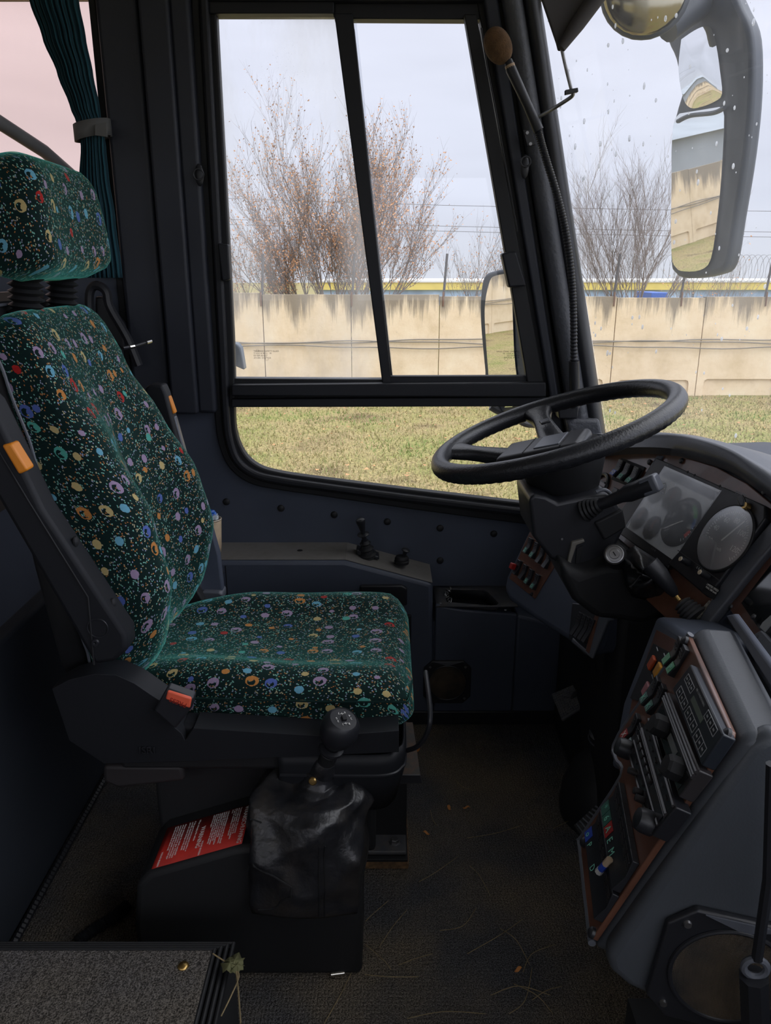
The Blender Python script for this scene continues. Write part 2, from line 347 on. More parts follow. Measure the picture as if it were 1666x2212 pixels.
# grass blades (uncountable)
def blade_mat():
    m, t, out = newmat('dry_grass_blades'); gi = N(t, 'ShaderNodeUVMap').outputs[0]; s = N(t, 'ShaderNodeSeparateXYZ', {0: gi})
    c = rampn(t, s.outputs[0], [(0, (.42, .34, .19)), (.35, (.34, .29, .15)), (.6, (.27, .27, .11)), (.85, (.17, .25, .07))])
    b = N(t, 'ShaderNodeBsdfPrincipled', {'Base Color': c, 'Roughness': .8, 'Specular IOR Level': .2}); t.links.new(b.outputs[0], out.inputs[0]); return m
rg = random.Random(3); g = G(); g.uv = []
for i in range(52000):
    y = 7.4+(rg.random()**1.5)*11.1; x = rg.uniform(-.34*y-1, .62*y+1.0); h = rg.uniform(.03, .085); a = rg.uniform(0, 6.28); wd = .004+.0005*y
    dx, dy = math.cos(a)*wd, math.sin(a)*wd; lx, ly = rg.uniform(-.04, .04), rg.uniform(-.04, .04); cidx = rg.random()*.7+.3*(1 if math.sin(x*1.3+y)+math.sin(y*2.1) > .8 else 0)
    g.v += [(x-dx, y-dy, GZ), (x+dx, y+dy, GZ), (x+lx, y+ly, GZ+h)]; k = len(g.v); g.f.append((k-3, k-2, k-1)); g.uv += [(cidx, 0)]*3
tag(ob('grass', g, blade_mat(), fix=False), 'short yellowish green autumn grass between the bus and the concrete wall', 'grass', kind='stuff')
g = G()
for i in range(420):
    y = 7.4+rg.random()*11; x = rg.uniform(-.34*y-1, .62*y+1); s = rg.uniform(.02, .05); a = rg.uniform(0, 6.28); c, d = math.cos(a)*s, math.sin(a)*s; z = GZ+.05
    g.add([(x-c, y-d, z), (x+d, y-c, z+.02), (x+c, y+d, z), (x-d, y+c, z+.01)], [(0, 1, 2, 3)])
tag(ob('fallen_leaves', g, mat('fallen_leaf', (.42, .22, .1), .8, var=(3, .4)), fix=False), 'scattered pale brown fallen leaves lying on the grass', 'leaves', kind='stuff')
def conc():
    m, t, out = newmat('stained_cream_concrete'); ti = N(t, 'ShaderNodeNewGeometry').outputs['Position']; s = N(t, 'ShaderNodeSeparateXYZ', {0: ti})
    n1 = N(t, 'ShaderNodeTexNoise', {'Vector': ti, 'Scale': 1.1, 'Detail': 6.0, 'Roughness': .7})
    base = rampn(t, n1.outputs[0], [(.3, (.60, .47, .30)), (.5, (.72, .58, .40)), (.7, (.78, .66, .48))])
    mp = N(t, 'ShaderNodeMapping', {'Vector': ti, 'Scale': (6.5, 1, .45)}).outputs[0]
    n2 = N(t, 'ShaderNodeTexNoise', {'Vector': mp, 'Scale': 1.0, 'Detail': 5.0, 'Roughness': .75})
    top = N(t, 'ShaderNodeMapRange', {0: s.outputs[2], 1: GZ+1.25, 2: GZ+2.42, 3: -.23, 4: .42}).outputs[0]
    mp5 = N(t, 'ShaderNodeMapping', {'Vector': ti, 'Scale': (1.7, 1, .12)}).outputs[0]; n5 = N(t, 'ShaderNodeTexNoise', {'Vector': mp5, 'Scale': 1.0, 'Detail': 3.0})
    k5 = N(t, 'ShaderNodeMath', {0: n5.outputs[0], 1: .9, 2: -.45}, operation='MULTIPLY_ADD').outputs[0]
    top = N(t, 'ShaderNodeMath', {0: top, 1: k5}, operation='ADD').outputs[0]
    f = N(t, 'ShaderNodeMath', {0: n2.outputs[0], 1: top}, operation='ADD').outputs[0]
    f = N(t, 'ShaderNodeMapRange', {0: f, 1: .58, 2: .82, 3: 0., 4: .93}).outputs[0]
    n4 = N(t, 'ShaderNodeTexNoise', {'Vector': ti, 'Scale': 9.0, 'Detail': 6.0, 'Roughness': .8})
    sp = N(t, 'ShaderNodeMapRange', {0: n4.outputs[0], 1: .6, 2: .78, 3: 0., 4: .5}).outputs[0]
    f = N(t, 'ShaderNodeMath', {0: f, 1: sp}, operation='MAXIMUM').outputs[0]
    a = N(t, 'ShaderNodeMix', {0: f, 6: base}, data_type='RGBA'); a.inputs[7].default_value = (.23, .195, .15, 1)
    bp = N(t, 'ShaderNodeBump', {'Height': n4.outputs[0], 'Strength': .5, 'Distance': .02})
    b = N(t, 'ShaderNodeBsdfPrincipled', {'Base Color': a.outputs[2], 'Roughness': .9, 'Normal': bp.outputs[0], 'Specular IOR Level': .2}); t.links.new(b.outputs[0], out.inputs[0]); return m
CONC = conc()
wall = thing('concrete_fence', 'long cream concrete slab wall streaked black along its top, across the grass', 'wall', (0, WY, GZ)); PW = 2.08; J0 = -.8
def panel_mesh():
    g = G(); h = 2.42; w = PW-.02; g.prism([(0, .06, 0), (w, .06, 0), (w, .2, 0), (0, .2, 0)], (0, 0, h))
    ring = [(0, 0), (.17, 0), (.17, .33), (.19, .39), (.25, .42), (w-.25, .42), (w-.19, .39), (w-.17, .33), (w-.17, 0), (w, 0), (w, h), (0, h)]
    g.prism([(x, 0, z) for x, z in ring], (0, .062, 0)); return g
pm = ob('panel', panel_mesh(), CONC, wall); pm.matrix_parent_inverse = Matrix.Identity(4)
for i in range(-30, 14):
    o = pm if i == -30 else pm.copy()
    if i > -30: COL.objects.link(o)
    o.location = (J0+i*PW, 0, -.02 if i % 2 else 0); o.scale = (1, 1, (.992 if i < -1 else max(.955, .985-.009*(i+1))))
CAB = mat('grey_cable', (.2, .18, .15), .8)
for k, (z0, ph) in enumerate([(1.30, 0), (1.27, 2), (1.17, 4)]):
    p = [(x, WY-.05-.01*k, GZ+z0+.035*math.sin(x*.9+ph)+.012*math.sin(x*2.7+ph*2)+(.0 if k else .03*math.sin(x*.35))) for x in [(-60+.4*i) for i in range(215)]]
    tag(ob('wall_cable', G().tube(p, .014, 5), CAB), ['slack grey cable, topmost of the three strung along the concrete wall', 'slack grey cable, middle one of the three strung along the concrete wall', 'slack grey cable, lowest of the three strung along the concrete wall'][k], 'cable', 'cables strung along the concrete wall')
DGR = mat('dark_post', (.09, .085, .09), .7)
lab = {565: 'leftmost fence post above the concrete wall, behind the leafy tree', 760: 'fence post above the wall, half hidden by the sliding window bar', 957: 'fence post with rusty foot just right of the big leafy tree', 1325: 'fence post rising in front of the bare twiggy tree', 1470: 'fence post directly below the big outside mirror', 1652: 'fence post holding the coiled wire near the right picture edge'}
for u, l in lab.items():
    p = onY(u, 640, WY+.1); tp = p+V((.08, 0, .95))
    t = thing('fence_post', l, 'post', p, 'posts on the concrete wall'); ob('post_bar', G().tube([p-V((0, 0, .25)), tp], .03, 4), DGR, t)
    ob('rusty_foot', G().tube([p-V((0, .12, .22)), p+V((0, -.12, .10))], .02, 4), mat('rust%d' % u, (.17, .10, .07), .8), t)
g = G(); p = []
for i in range(2600):
    a = i*.21; x = 5.5+i*.0045; p.append((x, WY+.1+.3*math.cos(a), GZ+2.95+.3*math.sin(a)))
tag(ob('razor_wire', G().tube(p, .0045, 3), mat('wire_grey', (.2, .2, .21), .5, metal=.3)), 'coiled razor wire running along the top of the concrete wall', 'wire')
for k, (v, lb) in enumerate([(443, 'upper thin power line crossing the sky right of the leafy tree'), (488, 'middle thin power line crossing the sky right of the leafy tree'), (499, 'lowest thin power line crossing the sky right of the leafy tree')]):
    a = onY(945, v, 48); p = [V((a.x+x, 48, a.z-x*.025+(.0004*x*x))) for x in range(-60, 61, 6)]
    tag(ob('power_line', G().tube(p, .013, 4), DGR), lb, 'power line', 'power lines in the sky')
# shed
shed = thing('long_shed', 'long low industrial shed with yellow roof band and blue wall beyond the concrete wall', 'building', (20, 70, GZ))
xa = onY(690, 620, 70).x; z1 = onY(1200, 610, 70).z; z2 = onY(1200, 626, 70).z
ob('wall_cladding', G().box2((xa, 70, GZ), (95, 90, z2)), mat('blue_cladding', (.28, .38, .52), .6, var=(.5, .4)), shed)
ob('yellow_fascia', G().box2((xa-.3, 69.7, z2), (95.3, 90, z1)), mat('yellow_fascia', (.62, .5, .12), .6, var=(1, .1)), shed)
ob('roof_edge', G().box2((xa-.3, 69.6, z1), (95.4, 90, z1+.15)), mat('pale_roof', (.6, .6, .58), .6), shed)
a = onY(1408, 632, 40); b = onY(1442, 650, 40)
tag(ob('container', G().box2((a.x, 40, GZ), (b.x, 42.4, a.z)), mat('blue_container', (.03, .1, .4), .5, (20, .4, .05)), bev=.03), 'bright blue container showing just over the wall below the big mirror', 'container')
g = G(); g.box2((-95, 32, GZ), (-22, 40, 1.9)); g.prism([(-95, 31.5, 1.9), (-95, 40.5, 1.9), (-95, 36, 2.9)], (73.5, 0, 0))
tag(ob('grey_hangar', g, mat('grey_hangar', (.3, .33, .36), .6, var=(.4, .1))), 'grey building reflected in the outside mirrors, far left beyond the wall', 'building')
# trees
def tree(name, base, H, spread, stems, seed, label, leaves=0, barkc=(.17, .135, .12), thick=.05, depth=4, squash=1.0):
    r = random.Random(seed); g = G(); tips = []
    def seg(p, d, L, rad, lev):
        n = 3; pts = [p]; q = p
        for i in range(n):
            d = (d+V((r.uniform(-.16, .16), r.uniform(-.16, .16), r.uniform(.0, .13)))).normalized(); q = q+d*L/n; pts.append(q)
            if lev > 0 and i >= (1 if lev == depth else 0):
                for k in range(2 if lev > 1 else r.choice((1, 2))):
                    a = r.uniform(0, 6.28); dd = (d+V((math.cos(a), math.sin(a), .35))*r.uniform(.35, .6)).normalized()
                    seg(pts[-1], dd, L*r.uniform(.42, .66), rad*.52, lev-1)
            if lev <= 1 and q.z-base.z > 1.9: tips.append(q)
        rs = [rad*(1-.62*i/n) for i in range(n+1)]; g.tube(pts, rs, 3 if lev < 3 else 5, cap=False)
    for i in range(stems):
        a = 6.28*i/stems+r.uniform(-.3, .3); s = spread*(.12+1.0*r.random()**.7)
        seg(base+V((math.cos(a)*.15, math.sin(a)*.15, 0)), V((math.cos(a)*s, math.sin(a)*s, 1)).normalized(), H*r.uniform(.72, .95)*(1/(1+s*s*.35)), thick*r.uniform(.6, 1), depth)
    t = thing(name, label, 'tree', base); ob('branches', g, mat(name+'_bark_'+str(seed), barkc, .9, var=(3, .3)), t, fix=False)
    if leaves:
        lg = G()
        for i in range(leaves):
            p = r.choice(tips)+V((r.uniform(-.08, .08), r.uniform(-.08, .08), r.uniform(-.1, .05))); s = r.uniform(.018, .04)
            a = V((r.uniform(-1, 1), r.uniform(-1, 1), r.uniform(-1, 1))).normalized()*s; b = a.orthogonal().normalized()*s*.7
            lg.add([p-a, p+b, p+a, p-b], [(0, 1, 2, 3)])
        lo = ob('leaves', lg, mat(name+'_leaf', (.40, .2, .09), .8, var=(2.2, .6)), t, fix=False); lo['kind'] = 'stuff'
    return t
def gp(u, y): p = onY(u, 700, y); return V((p.x, y, GZ))
tree('leafy_tree', gp(735, 25), 4.45, 1.0, 26, 11, 'large spreading tree with sparse orange brown leaves behind the wall', 15000, thick=.042, barkc=(.2, .17, .16))
tree('bare_tree', gp(1350, 25), 3.55, .6, 13, 5, 'bare grey twiggy tree behind the wall, left of the big mirror', 0, (.2, .165, .15), .035)
tree('bare_shrub', gp(1050, 27), 2.9, .6, 9, 9, 'low bare shrub between the leafy tree and the windscreen pillar', 500, (.17, .145, .13), .026, 3)
tree('bare_shrub', gp(1530, 27), 2.5, .8, 9, 21, 'thin bare shrub behind the wall, right of the big mirror foot', 200, (.2, .17, .15), .02, 3)
tree('bare_shrub', gp(560, 26), 2.7, .6, 8, 31, 'low tangled shrub at the left foot of the leafy tree', 900, (.17, .145, .13), .026, 3)
# ------------------------------------------------------------------ bus shell
YW = 2.17
def slab(px, y, th, name, m, parent=None, bev=.003, st=False, **k):
    g = G().prism([onY(u, v, y) for u, v in px], (0, th, 0))
    return (struct if st else ob)(name, g, m, parent, bev=bev, **k)
g = G().box2((-3.2, -1.3, -.06), (1.25, 2.3, 0)); struct('floor', g, CARPET)
g = G().box2((-3.2, -1.2, 2.32), (.95, 2.3, 2.40)); struct('ceiling', g, LINER)
# right hand side and rear, behind the camera
g = G(); g.box2((-3.2, -1.25, -.06), (.9, -1.2, 1.1)); g.box2((-3.2, -1.25, 1.9), (.9, -1.2, 2.32)); g.box2((-.7, -1.25, 1.0), (-.2, -1.2, 2.0))
for x in (-3.15, -1.8, -.4): g.box2((x-.05, -1.25, .95), (x+.05, -1.2, 2.0))
g.box2((.85, -1.25, -.06), (.95, -1.2, 2.32)); g.box2((-.35, -1.25, 2.15), (.9, -1.2, 2.32)); struct('wall_right', g, LINER)
g = G().box2((-3.25, -1.2, 0), (-3.2, 2.3, 2.32)); struct('wall_back', g, LINER)
# left hand wall pieces
zt = 2.34
def wx(u, v, y=YW): return onY(u, v, y).x
sill = [(456, 850), (466, 930), (486, 995), (536, 1040), (600, 1060), (700, 1074), (900, 1100), (1145, 1132), (1300, 1150), (1420, 1168)]
low = [onY(u+(3 if v < 1000 else 0), v-(14 if v > 1000 else 0), YW) for u, v in sill]
g = G(); base = [V((.95, YW, 0)), V((-3.2, YW, 0)), V((-3.2, YW, 1.33)), V((-.70, YW, 1.33)), V((low[0].x-.001, YW, 1.33))]
g.prism(low+[V((.95, YW, low[-1].z-.05))]+base, (0, .08, 0)); lp = struct('wall_left', g, GREY, bev=.002)
xl = onY(413, 0, YW).x; xp = onY(205, 0, YW).x
g = G().box2((xp, YW, .9), (xl+.01, YW+.08, zt)); struct('trim_1', g, TRIM)
# ridges of the window post cover
def rib(u0, u1, v0, v1, name, y, th, m, bev=.006):
    # u0,u1 given at v=0 ; vertical boards of constant X
    xa, xb = onY(u0, 0, y).x, onY(u1, 0, y).x
    return struct(name, G().box2((xa, y, v0), (xb, y+th, v1)), m, bev=bev)
rib(203, 296, .92, zt, 'trim_2', YW-.035, .04, TRIM, .012)
rib(296, 362, .92, zt, 'trim_3', YW-.055, .06, TRIM, .008)
rib(362, 408, .92, zt, 'trim_4', YW-.04, .045, TRIM, .01)
rib(190, 206, .92, zt, 'trim_5', YW-.01, .03, RUB, .003)
g = G().box2((-3.2, YW, 1.95), (.5, YW+.08, zt)); struct('trim_6', g, TRIM)
for x in (-2.2,): struct('trim_7', G().box2((x-.08, YW, 1.2), (x+.08, YW+.08, 2.0)), TRIM)
# rear passenger window
wn1 = struct('window_2', G().box2((-3.1, YW+.05, 1.3), (xp+.01, YW+.056, 1.97)), GLASSP)
# driver's window: gasket layers (stepped), frame, panes
def band(inner, outer, y, th, name, m, par, bev=.004):
    a = [onY(u, v, y) for u, v in inner]; b = [onY(u, v, y) for u, v in outer]; g = G(); n = len(a)
    rows = []
    for i in range(n):
        rows.append([a[i], b[i], b[i]+V((0, th, 0)), a[i]+V((0, th, 0))])
    g.grid(rows, closed=True, caps=True); return ob(name, g, m, par, bev=bev, seg=2, ang=50)
win = thing('driver_window', 'large black framed driver side window with two sliding panes above a fixed pane', 'window', onY(820, 1060, YW)); win['kind'] = 'structure'
del win['category'], win['label']; win.name = 'window_1'
def cv(pts, n=6):
    return [(p.x, p.y) for p in smooth_path([V((a, b, 0)) for a, b in pts], n)]
in0 = cv([(467, -60), (467, 28), (490, 450), (505, 760), (506, 880), (510, 935), (528, 980), (560, 1008), (610, 1022), (700, 1035), (900, 1060), (1145, 1089), (1330, 1110)])
in1 = cv([(450, -60), (450, 28), (473, 450), (489, 760), (494, 885), (500, 945), (517, 992), (552, 1020), (606, 1033), (700, 1047), (900, 1073), (1145, 1102), (1330, 1123)])
in2 = cv([(432, -60), (432, 28), (455, 450), (472, 760), (479, 888), (486, 950), (505, 1000), (545, 1031), (600, 1046), (700, 1060), (900, 1087), (1145, 1117), (1330, 1138)])
in3 = cv([(413, -60), (413, 28), (437, 450), (455, 760), (463, 890), (471, 955), (493, 1008), (536, 1043), (596, 1058), (700, 1073), (900, 1102), (1145, 1134), (1330, 1155)])
band(in0, in1, YW-.005, .035, 'inner_seal', RUB, win); band(in1, in2, YW-.03, .05, 'gasket_ridge', ALU, win, .006); band(in2, in3, YW-.015, .03, 'outer_seal', RUB, win)
Yf = YW+.0
slab([(440, 0), (1100, 0), (1096, -60), (440, -60)], Yf-.03, .05, 'top_rail', ALU, win)
slab([(440, 22), (722, 22), (722, 30), (1070, 36), (1070, -80), (440, -80)], Yf+.002, .022, 'head_rail', BLACKM, win)
slab([(450, -8), (722, -2), (722, 29), (450, 29)], Yf-.015, .05, 'rear_sash_rail', ALU, win)
slab([(722, -2), (1064, 0), (1060, 42), (722, 40)], Yf-.0, .04, 'front_sash_rail', ALU, win)
slab([(722, 28), (762, 28), (846, 828), (826, 828)], Yf-.012, .03, 'centre_bar', ALU, win)
slab([(748, 60), (766, 60), (850, 828), (842, 828)], Yf+.02, .02, 'centre_bar_edge', RUB, win)
slab([(490, 818), (830, 820), (830, 836), (490, 834)], Yf-.0, .05, 'sash_foot', RUB, win)
slab([(500, 832), (1180, 826), (1180, 858), (500, 856)], Yf-.04, .05, 'middle_rail', ALU, win, .004)
slab([(500, 862), (1190, 858), (1196, 878), (500, 880)], Yf-.02, .05, 'lower_rail', ALU, win)
slab([(1003, 30), (1030, 30), (1176, 828), (1140, 828)], Yf-.02, .03, 'front_sash_stile', RUB, win)
slab([(840, 813), (1150, 812), (1150, 828), (840, 828)], Yf-.01, .03, 'sash_foot', ALU, win)
slab([(1024, -40), (1052, -40), (1190, 860), (1172, 850)], Yf-.005, .04, 'slanted_gasket', RUB, win)
slab([(470, 525), (493, 528), (497, 604), (480, 608)], Yf-.045, .035, 'rear_latch', ALU, win, .004)
slab([(1084, 548), (1100, 543), (1116, 543), (1138, 618), (1112, 620), (1100, 622)], Yf-.05, .04, 'front_latch', ALU, win, .005)
slab([(462, 25), (768, 25), (852, 830), (500, 830)], Yf+.012, .005, 'rear_pane', GLASSH, win, 0)
slab([(750, 35), (1010, 35), (1150, 825), (835, 825)], Yf+.035, .005, 'front_pane', GLASS, win, 0)
slab([(495, 870), (1225, 870), (1290, 1125), (900, 1068), (600, 1030), (530, 1000), (500, 960)], Yf+.025, .005, 'lower_pane', GLASS, win, 0)
g = G()
for (a, b, c, d) in ((598, 168, 600, 262), (612, 160, 606, 240), (626, 165, 628, 300), (640, 175, 632, 285), (652, 190, 655, 270), (585, 200, 583, 250), (592, 700, 640, 800)):
    if a == 592: continue
    g.tube(smooth_path([onY(a, b, Yf+.010), onY((a+c)/2+4, (b+d)/2, Yf+.010), onY(c, d, Yf+.010)], 5), .0005, 5)
rg = random.Random(6)
for i in range(70): g.ball(onY(rg.gauss(620, 38), rg.gauss(150, 45), Yf+.010), rg.uniform(.0004, .0009), 6)
ob('condensation', g, glass('condensation_drops', (.97, .98, 1), (60, .1, .2), .2), win)['kind'] = 'stuff'
# glazing stamps printed on the panes
INK = mat('black_ink', (.02, .018, .012), .6)
def stamp(u, v, s, flip=1):
    y = Yf+.011; o = onY(u, v, y); k = D.objects.new; X = V((flip, 0, 0)); Z = V((0, 0, 1)); a = G()
    c = o+X*.012+Z*.011
    a.torus(c+V((0, -.0005, 0)), (0, -1, 0), .0045, .0003, 4, 4); ob('maker_mark', a, INK, win, fix=False)
    text('TEMPERED SAFETY GLASS\nT I E K A W E I   M\nE9 43R-001057\n47/10N  DOT 31A', o, X, Z, .0062*s, INK, win, 'glass_stamp', .0001)
    ob('stamp_ring', G().torus(o+X*.0365-Z*.012+V((0, -.0005, 0)), (0, -1, 0), .0042, .00025, 20, 4), INK, win, fix=False)
stamp(548, 766, 1)
stamp(1122, 766, .9, -1)
slab([(500, 850), (1185, 846), (1190, 868), (500, 868)], Yf+.0, .05, 'rail_core', BLACKM, win)
# hook fittings on the frame
t = thing('hook_fitting', 'small oval black coat hook left of the driver window', 'hook', onY(431, 378, YW-.05)); c = onY(431, 378, YW-.045)
ob('plate', G().ball(c, .02, 16, (.55, .3, 1.35)), BLACK, t); ob('loop', G().torus(c+V((0, -.012, .0)), (0, -1, 0), .013, .002, 20, 6), BLACK, t)
# A pillar
YA = YW-.02
struct('trim_8', G().prism([onY(u, v, YW+.045) for u, v in ((1040, -60), (1140, -60), (1275, 900), (1310, 1150), (1200, 1150), (1196, 900))], (0, .03, 0)), BLACKM)
pil = thing('windscreen_pillar', 'slanted dark pillar cover between driver window and windscreen', 'pillar', onY(1280, 930, YA)); 
slab([(1036, -60), (1068, -60), (1215, 905), (1240, 1100), (1205, 1100), (1188, 850)], YA-.01, .07, 'inner_strip', TRIM, pil, .006)
slab([(1066, -60), (1078, -60), (1222, 905), (1250, 1100), (1238, 1100), (1212, 905)], YA+.01, .06, 'dark_groove', RUB, pil)
g = G(); rows = []
for i in range(25):
    v = -60+i*1100/24
    f = (v+60)/1060
    ua = 1076+f*(1245-1076); ub = 1118+f*(1290-1118); A = onY(ua, v, YA-.005); B = onY(ub, v, YA-.005); row = []
    for j in range(9): s = j/8; row.append(A.lerp(B, s)+V((0, -.03*math.sin(math.pi*s)**.7, 0)))
    rows.append(row)
g.grid(rows); ob('padded_cover', g, VINYL, pil, solid=.006)
g = G(); rows = []
for i in range(25):
    v = -60+i*1180/24; f = (v+60)/1000
    ua = 1116+f*(1268-1116); ub = 1157+f*(1307-1157); A = onY(ua, v, YA+.02); B = onY(ub, v, YA+.02); row = []
    for j in range(9): s = j/8; row.append(A.lerp(B, s)+V((0, -.05*math.sin(math.pi*(s*.75+.25))**.8, 0)))
    row.append(B+V((0.0, .08, 0))); rows.append(row)
g.grid(rows); ob('outer_post', g, BLACK, pil, solid=.006)
slab([(1130, 280), (1150, 280), (1158, 312), (1140, 316)], YA-.05, .01, 'screw_plate', BLACK, pil, .001)
for u, v in ((1139, 287), (1146, 311)): ob('screw', G().lathe(onY(u, v, YA-.05), (0, -1, 0), [(.0001, .003), (.004, .003), (.005, 0), (.004, -.002)], 10), STEEL, pil)
c = onY(1134, 360, YA-.045)
t = thing('hook_fitting', 'oval black coat hook on the slanted windscreen pillar', 'hook', c); ob('plate', G().ball(c, .022, 16, (.5, .3, 1.3)), BLACK, t); ob('loop', G().torus(c+V((0, -.012, .01)), (0, -1, 0), .012, .0022, 20, 6), BLACK, t)
slab([(1205, 878), (1252, 878), (1248, 905), (1208, 905)], YA-.06, .05, 'lower_clip', BLACK, pil, .004)
slab([(1222, 905), (1296, 905), (1312, 985), (1240, 985)], YA-.045, .05, 'lower_cover', VINYL, pil, .01)
# windscreen
WB = smooth_path([V((.615, 2.19, .9)), V((.74, 2.13, .9)), V((.92, 1.98, .9)), V((1.10, 1.62, .9)), V((1.2, 1.1, .9)), V((1.24, .5, .9)), V((1.24, -.3, .9)), V((1.12, -.9, .9)), V((.95, -1.2, .9))], 5)
def wpt(i, z): p = WB[i]; return V((p.x-.24*(z-.95), p.y, z))
g = G(); g.grid([[wpt(i, z) for i in range(len(WB))] for z in (.70, 1.0, 1.4, 1.8, 2.36)]); ws = struct('window_3', g, WSH, solid=.005)
g = G(); g.grid([[wpt(i, z) for i in range(len(WB))] for z in (-.06, .45, .72)]); struct('wall_front', g, BLACK, solid=.02)
rg = random.Random(5); g = G()
for i in range(520):
    k = rg.uniform(0, 34*.75); i0 = int(k); z = .85+rg.random()**.8*1.35
    if i0 >= len(WB)-1: continue
    p = wpt(i0, z).lerp(wpt(i0+1, z), k-i0); s = rg.choice((.0012, .0018, .0026, .0036, .0048)); e = p-CAM
    tng = (wpt(i0+1, z)-wpt(i0, z)).normalized(); 
    g.ball(p+V((.004, .003, 0)), s*.85, 8, (.8, .8, rg.uniform(1., 2.2)))
tag(ob('raindrops', g, glass('water_drop', (.95, .97, 1), (50, .35, .6), 1.0)), 'raindrops clinging to the outside of the windscreen', 'raindrops', kind='stuff')
# rivet caps on the lower wall panel
cap = None
for i, (u, v) in enumerate([(489, 1084), (607, 1098), (722, 1112), (837, 1127), (951, 1141), (1067, 1153), (951, 1211)]):
    c = onY(u, v, YW)
    lbs = ['round black plug cap on the panel beside the seat back, leftmost', 'round black plug cap, second from the left under the window', 'round black plug cap straight above and left of the tall lever', 'round black plug cap up and right of the tall lever', 'round black plug cap above the lone lower cap', 'round black plug cap nearest the steering column', 'round black plug cap below the others, right of the small lever']
    if cap is None: cap = ob('plug_cap', G().lathe((0, 0, 0), (0, -1, 0), [(.0001, .006), (.006, .0055), (.0095, .003), (.0108, 0), (.0108, -.003)], 20), RUB); o = cap
    else: o = cap.copy(); COL.objects.link(o)
    o.location = c; tag(o, lbs[i], 'cap', 'plug caps on the panel under the window')
# curtain + tieback
def cloth():
    m, t, out = newmat('ribbed_teal_curtain'); uv = N(t, 'ShaderNodeUVMap').outputs[0]
    wv = N(t, 'ShaderNodeTexWave', {'Vector': uv, 'Scale': 8.0, 'Distortion': .4, 'Detail': 1.0}, bands_direction='X')
    c = rampn(t, wv.outputs[0], [(.2, (.004, .03, .045)), (.7, (.012, .075, .10))])
    bp = N(t, 'ShaderNodeBump', {'Height': wv.outputs[0], 'Strength': .8, 'Distance': .003})
    b = N(t, 'ShaderNodeBsdfPrincipled', {'Base Color': c, 'Roughness': .9, 'Normal': bp.outputs[0]}); t.links.new(b.outputs[0], out.inputs[0]); return m
yc = YW-.05; g = G(); g.uv = []
L = [(-60, 46), (0, 64), (80, 92), (160, 125), (230, 152), (265, 166), (290, 172), (320, 176), (380, 172), (470, 176), (600, 180)]
Rr = [(-60, 152), (0, 167), (80, 182), (160, 198), (230, 212), (265, 218), (290, 224), (320, 226), (380, 232), (470, 246), (600, 262)]
rows = []
for i in range(45):
    v = -60+i*15; a = interp(L, v); b = interp(Rr, v); row = []
    for j in range(41):
        s = j/40; p = onY(a+(b-a)*s, v, yc); p.y += .007*math.sin(s*58)*(1.1 if abs(v-280) > 30 else .5)-.02*math.sin(math.pi*s); row.append(p); g.uv.append((s, v/500))
    rows.append(row)
g.grid(rows); cur = tag(ob('curtain', g, cloth(), solid=.003), 'dark teal ribbed curtain gathered by a grey strap beside the seat', 'curtain')
t = thing('curtain_tieback', 'grey strap gathering the teal curtain against the post', 'strap', onY(230, 282, yc-.05)); g = G(); rows = []
for i in range(22):
    th = math.pi*2*i/21; p0 = onY(200, 282, yc); c = V((math.cos(th)*.045, math.sin(th)*.035, 0)); cc = p0+c+V((0.0, -.0, .008*math.cos(th)))
    rows.append([cc+V((0, 0, -.019)), cc+V((0, 0, .019))])
g.grid(rows); ob('strap_loop', g, TIE, t, solid=.003)
slab([(205, 268), (231, 263), (231, 296), (205, 292)], yc-.045, .006, 'strap_tab', TIE, t, .001)
# partition rail and low partition behind the driver
t = thing('partition', 'dark partition behind the driver seat with grey rounded top rail', 'partition', (-.9, 1.7, 0))
ob('top_rail', G().tube([(-.80, 2.14, 1.53), (-.81, 2.0, 1.57), (-.84, 1.75, 1.62), (-.86, 1.3, 1.66)], .015, 12), GREYP, t)
ob('upper_panel', G().box2((-.95, 1.0, .75), (-.92, 2.15, 1.25)), BROWN, t)
ob('lower_panel', G().box2((-.80, .95, 0), (-.76, 2.15, .60)), mat('blue_black_vinyl', (.02, .025, .034), .7, (500, .4, .0006)), t, bev=.01)
ob('floor_bead', G().tube([(-.745, .95+i*.006, .012+.0025*(i % 2)) for i in range(200)], .008, 6), BLACK, t)
for z0, a0 in ((.62, .2), (.80, -.1)): ob('brown_slat', G().prism([(-.75, .95, z0), (-.75, 1.35, z0+.05), (-.75, 1.35, z0+.13), (-.75, .95, z0+.08)], (-.02, 0, 0)), BROWN, t, bev=.004)
# raised carpeted step, near left
t = thing('carpeted_step', 'raised grey carpeted platform with ribbed rubber edge, bottom left', 'step', (-.7, .6, 0)); c0 = onZ(505, 2028, .25)
ob('riser', G().box2((-1.6, -.6, 0), (c0.x, c0.y, .236)), BLACKM, t, bev=.008)
ob('carpet_top', G().box2((-1.6, -.6, .236), (c0.x-.03, c0.y-.022, .251)), CARPET2, t, bev=.003)
for k in range(4):
    x = c0.x-.028+k*.009; y = c0.y-.020+k*.006
    ob('edge_rib', G().tube([(-1.6, y, .247-.002*k), (x, y, .247-.002*k), (x, -.6, .247-.002*k)], .0045, 8), RUB, t)
p = onZ(396, 2087, .251); ob('brass_screw', G().lathe(p, (0, 0, 1), [(.0001, .004), (.006, .0035), (.0085, .0015), (.009, 0)], 16), BRASS, t)
p = [onZ(u, v, .012) for u, v in ((165, 2035), (200, 2010), (240, 1985), (262, 1968), (275, 1955))]; sp = smooth_path(p, 12)
tag(ob('corrugated_conduit', G().tube(sp, [.013 if i % 2 else .010 for i in range(len(sp))], 10), BLACK), 'black corrugated cable conduit behind the carpeted step', 'conduit')
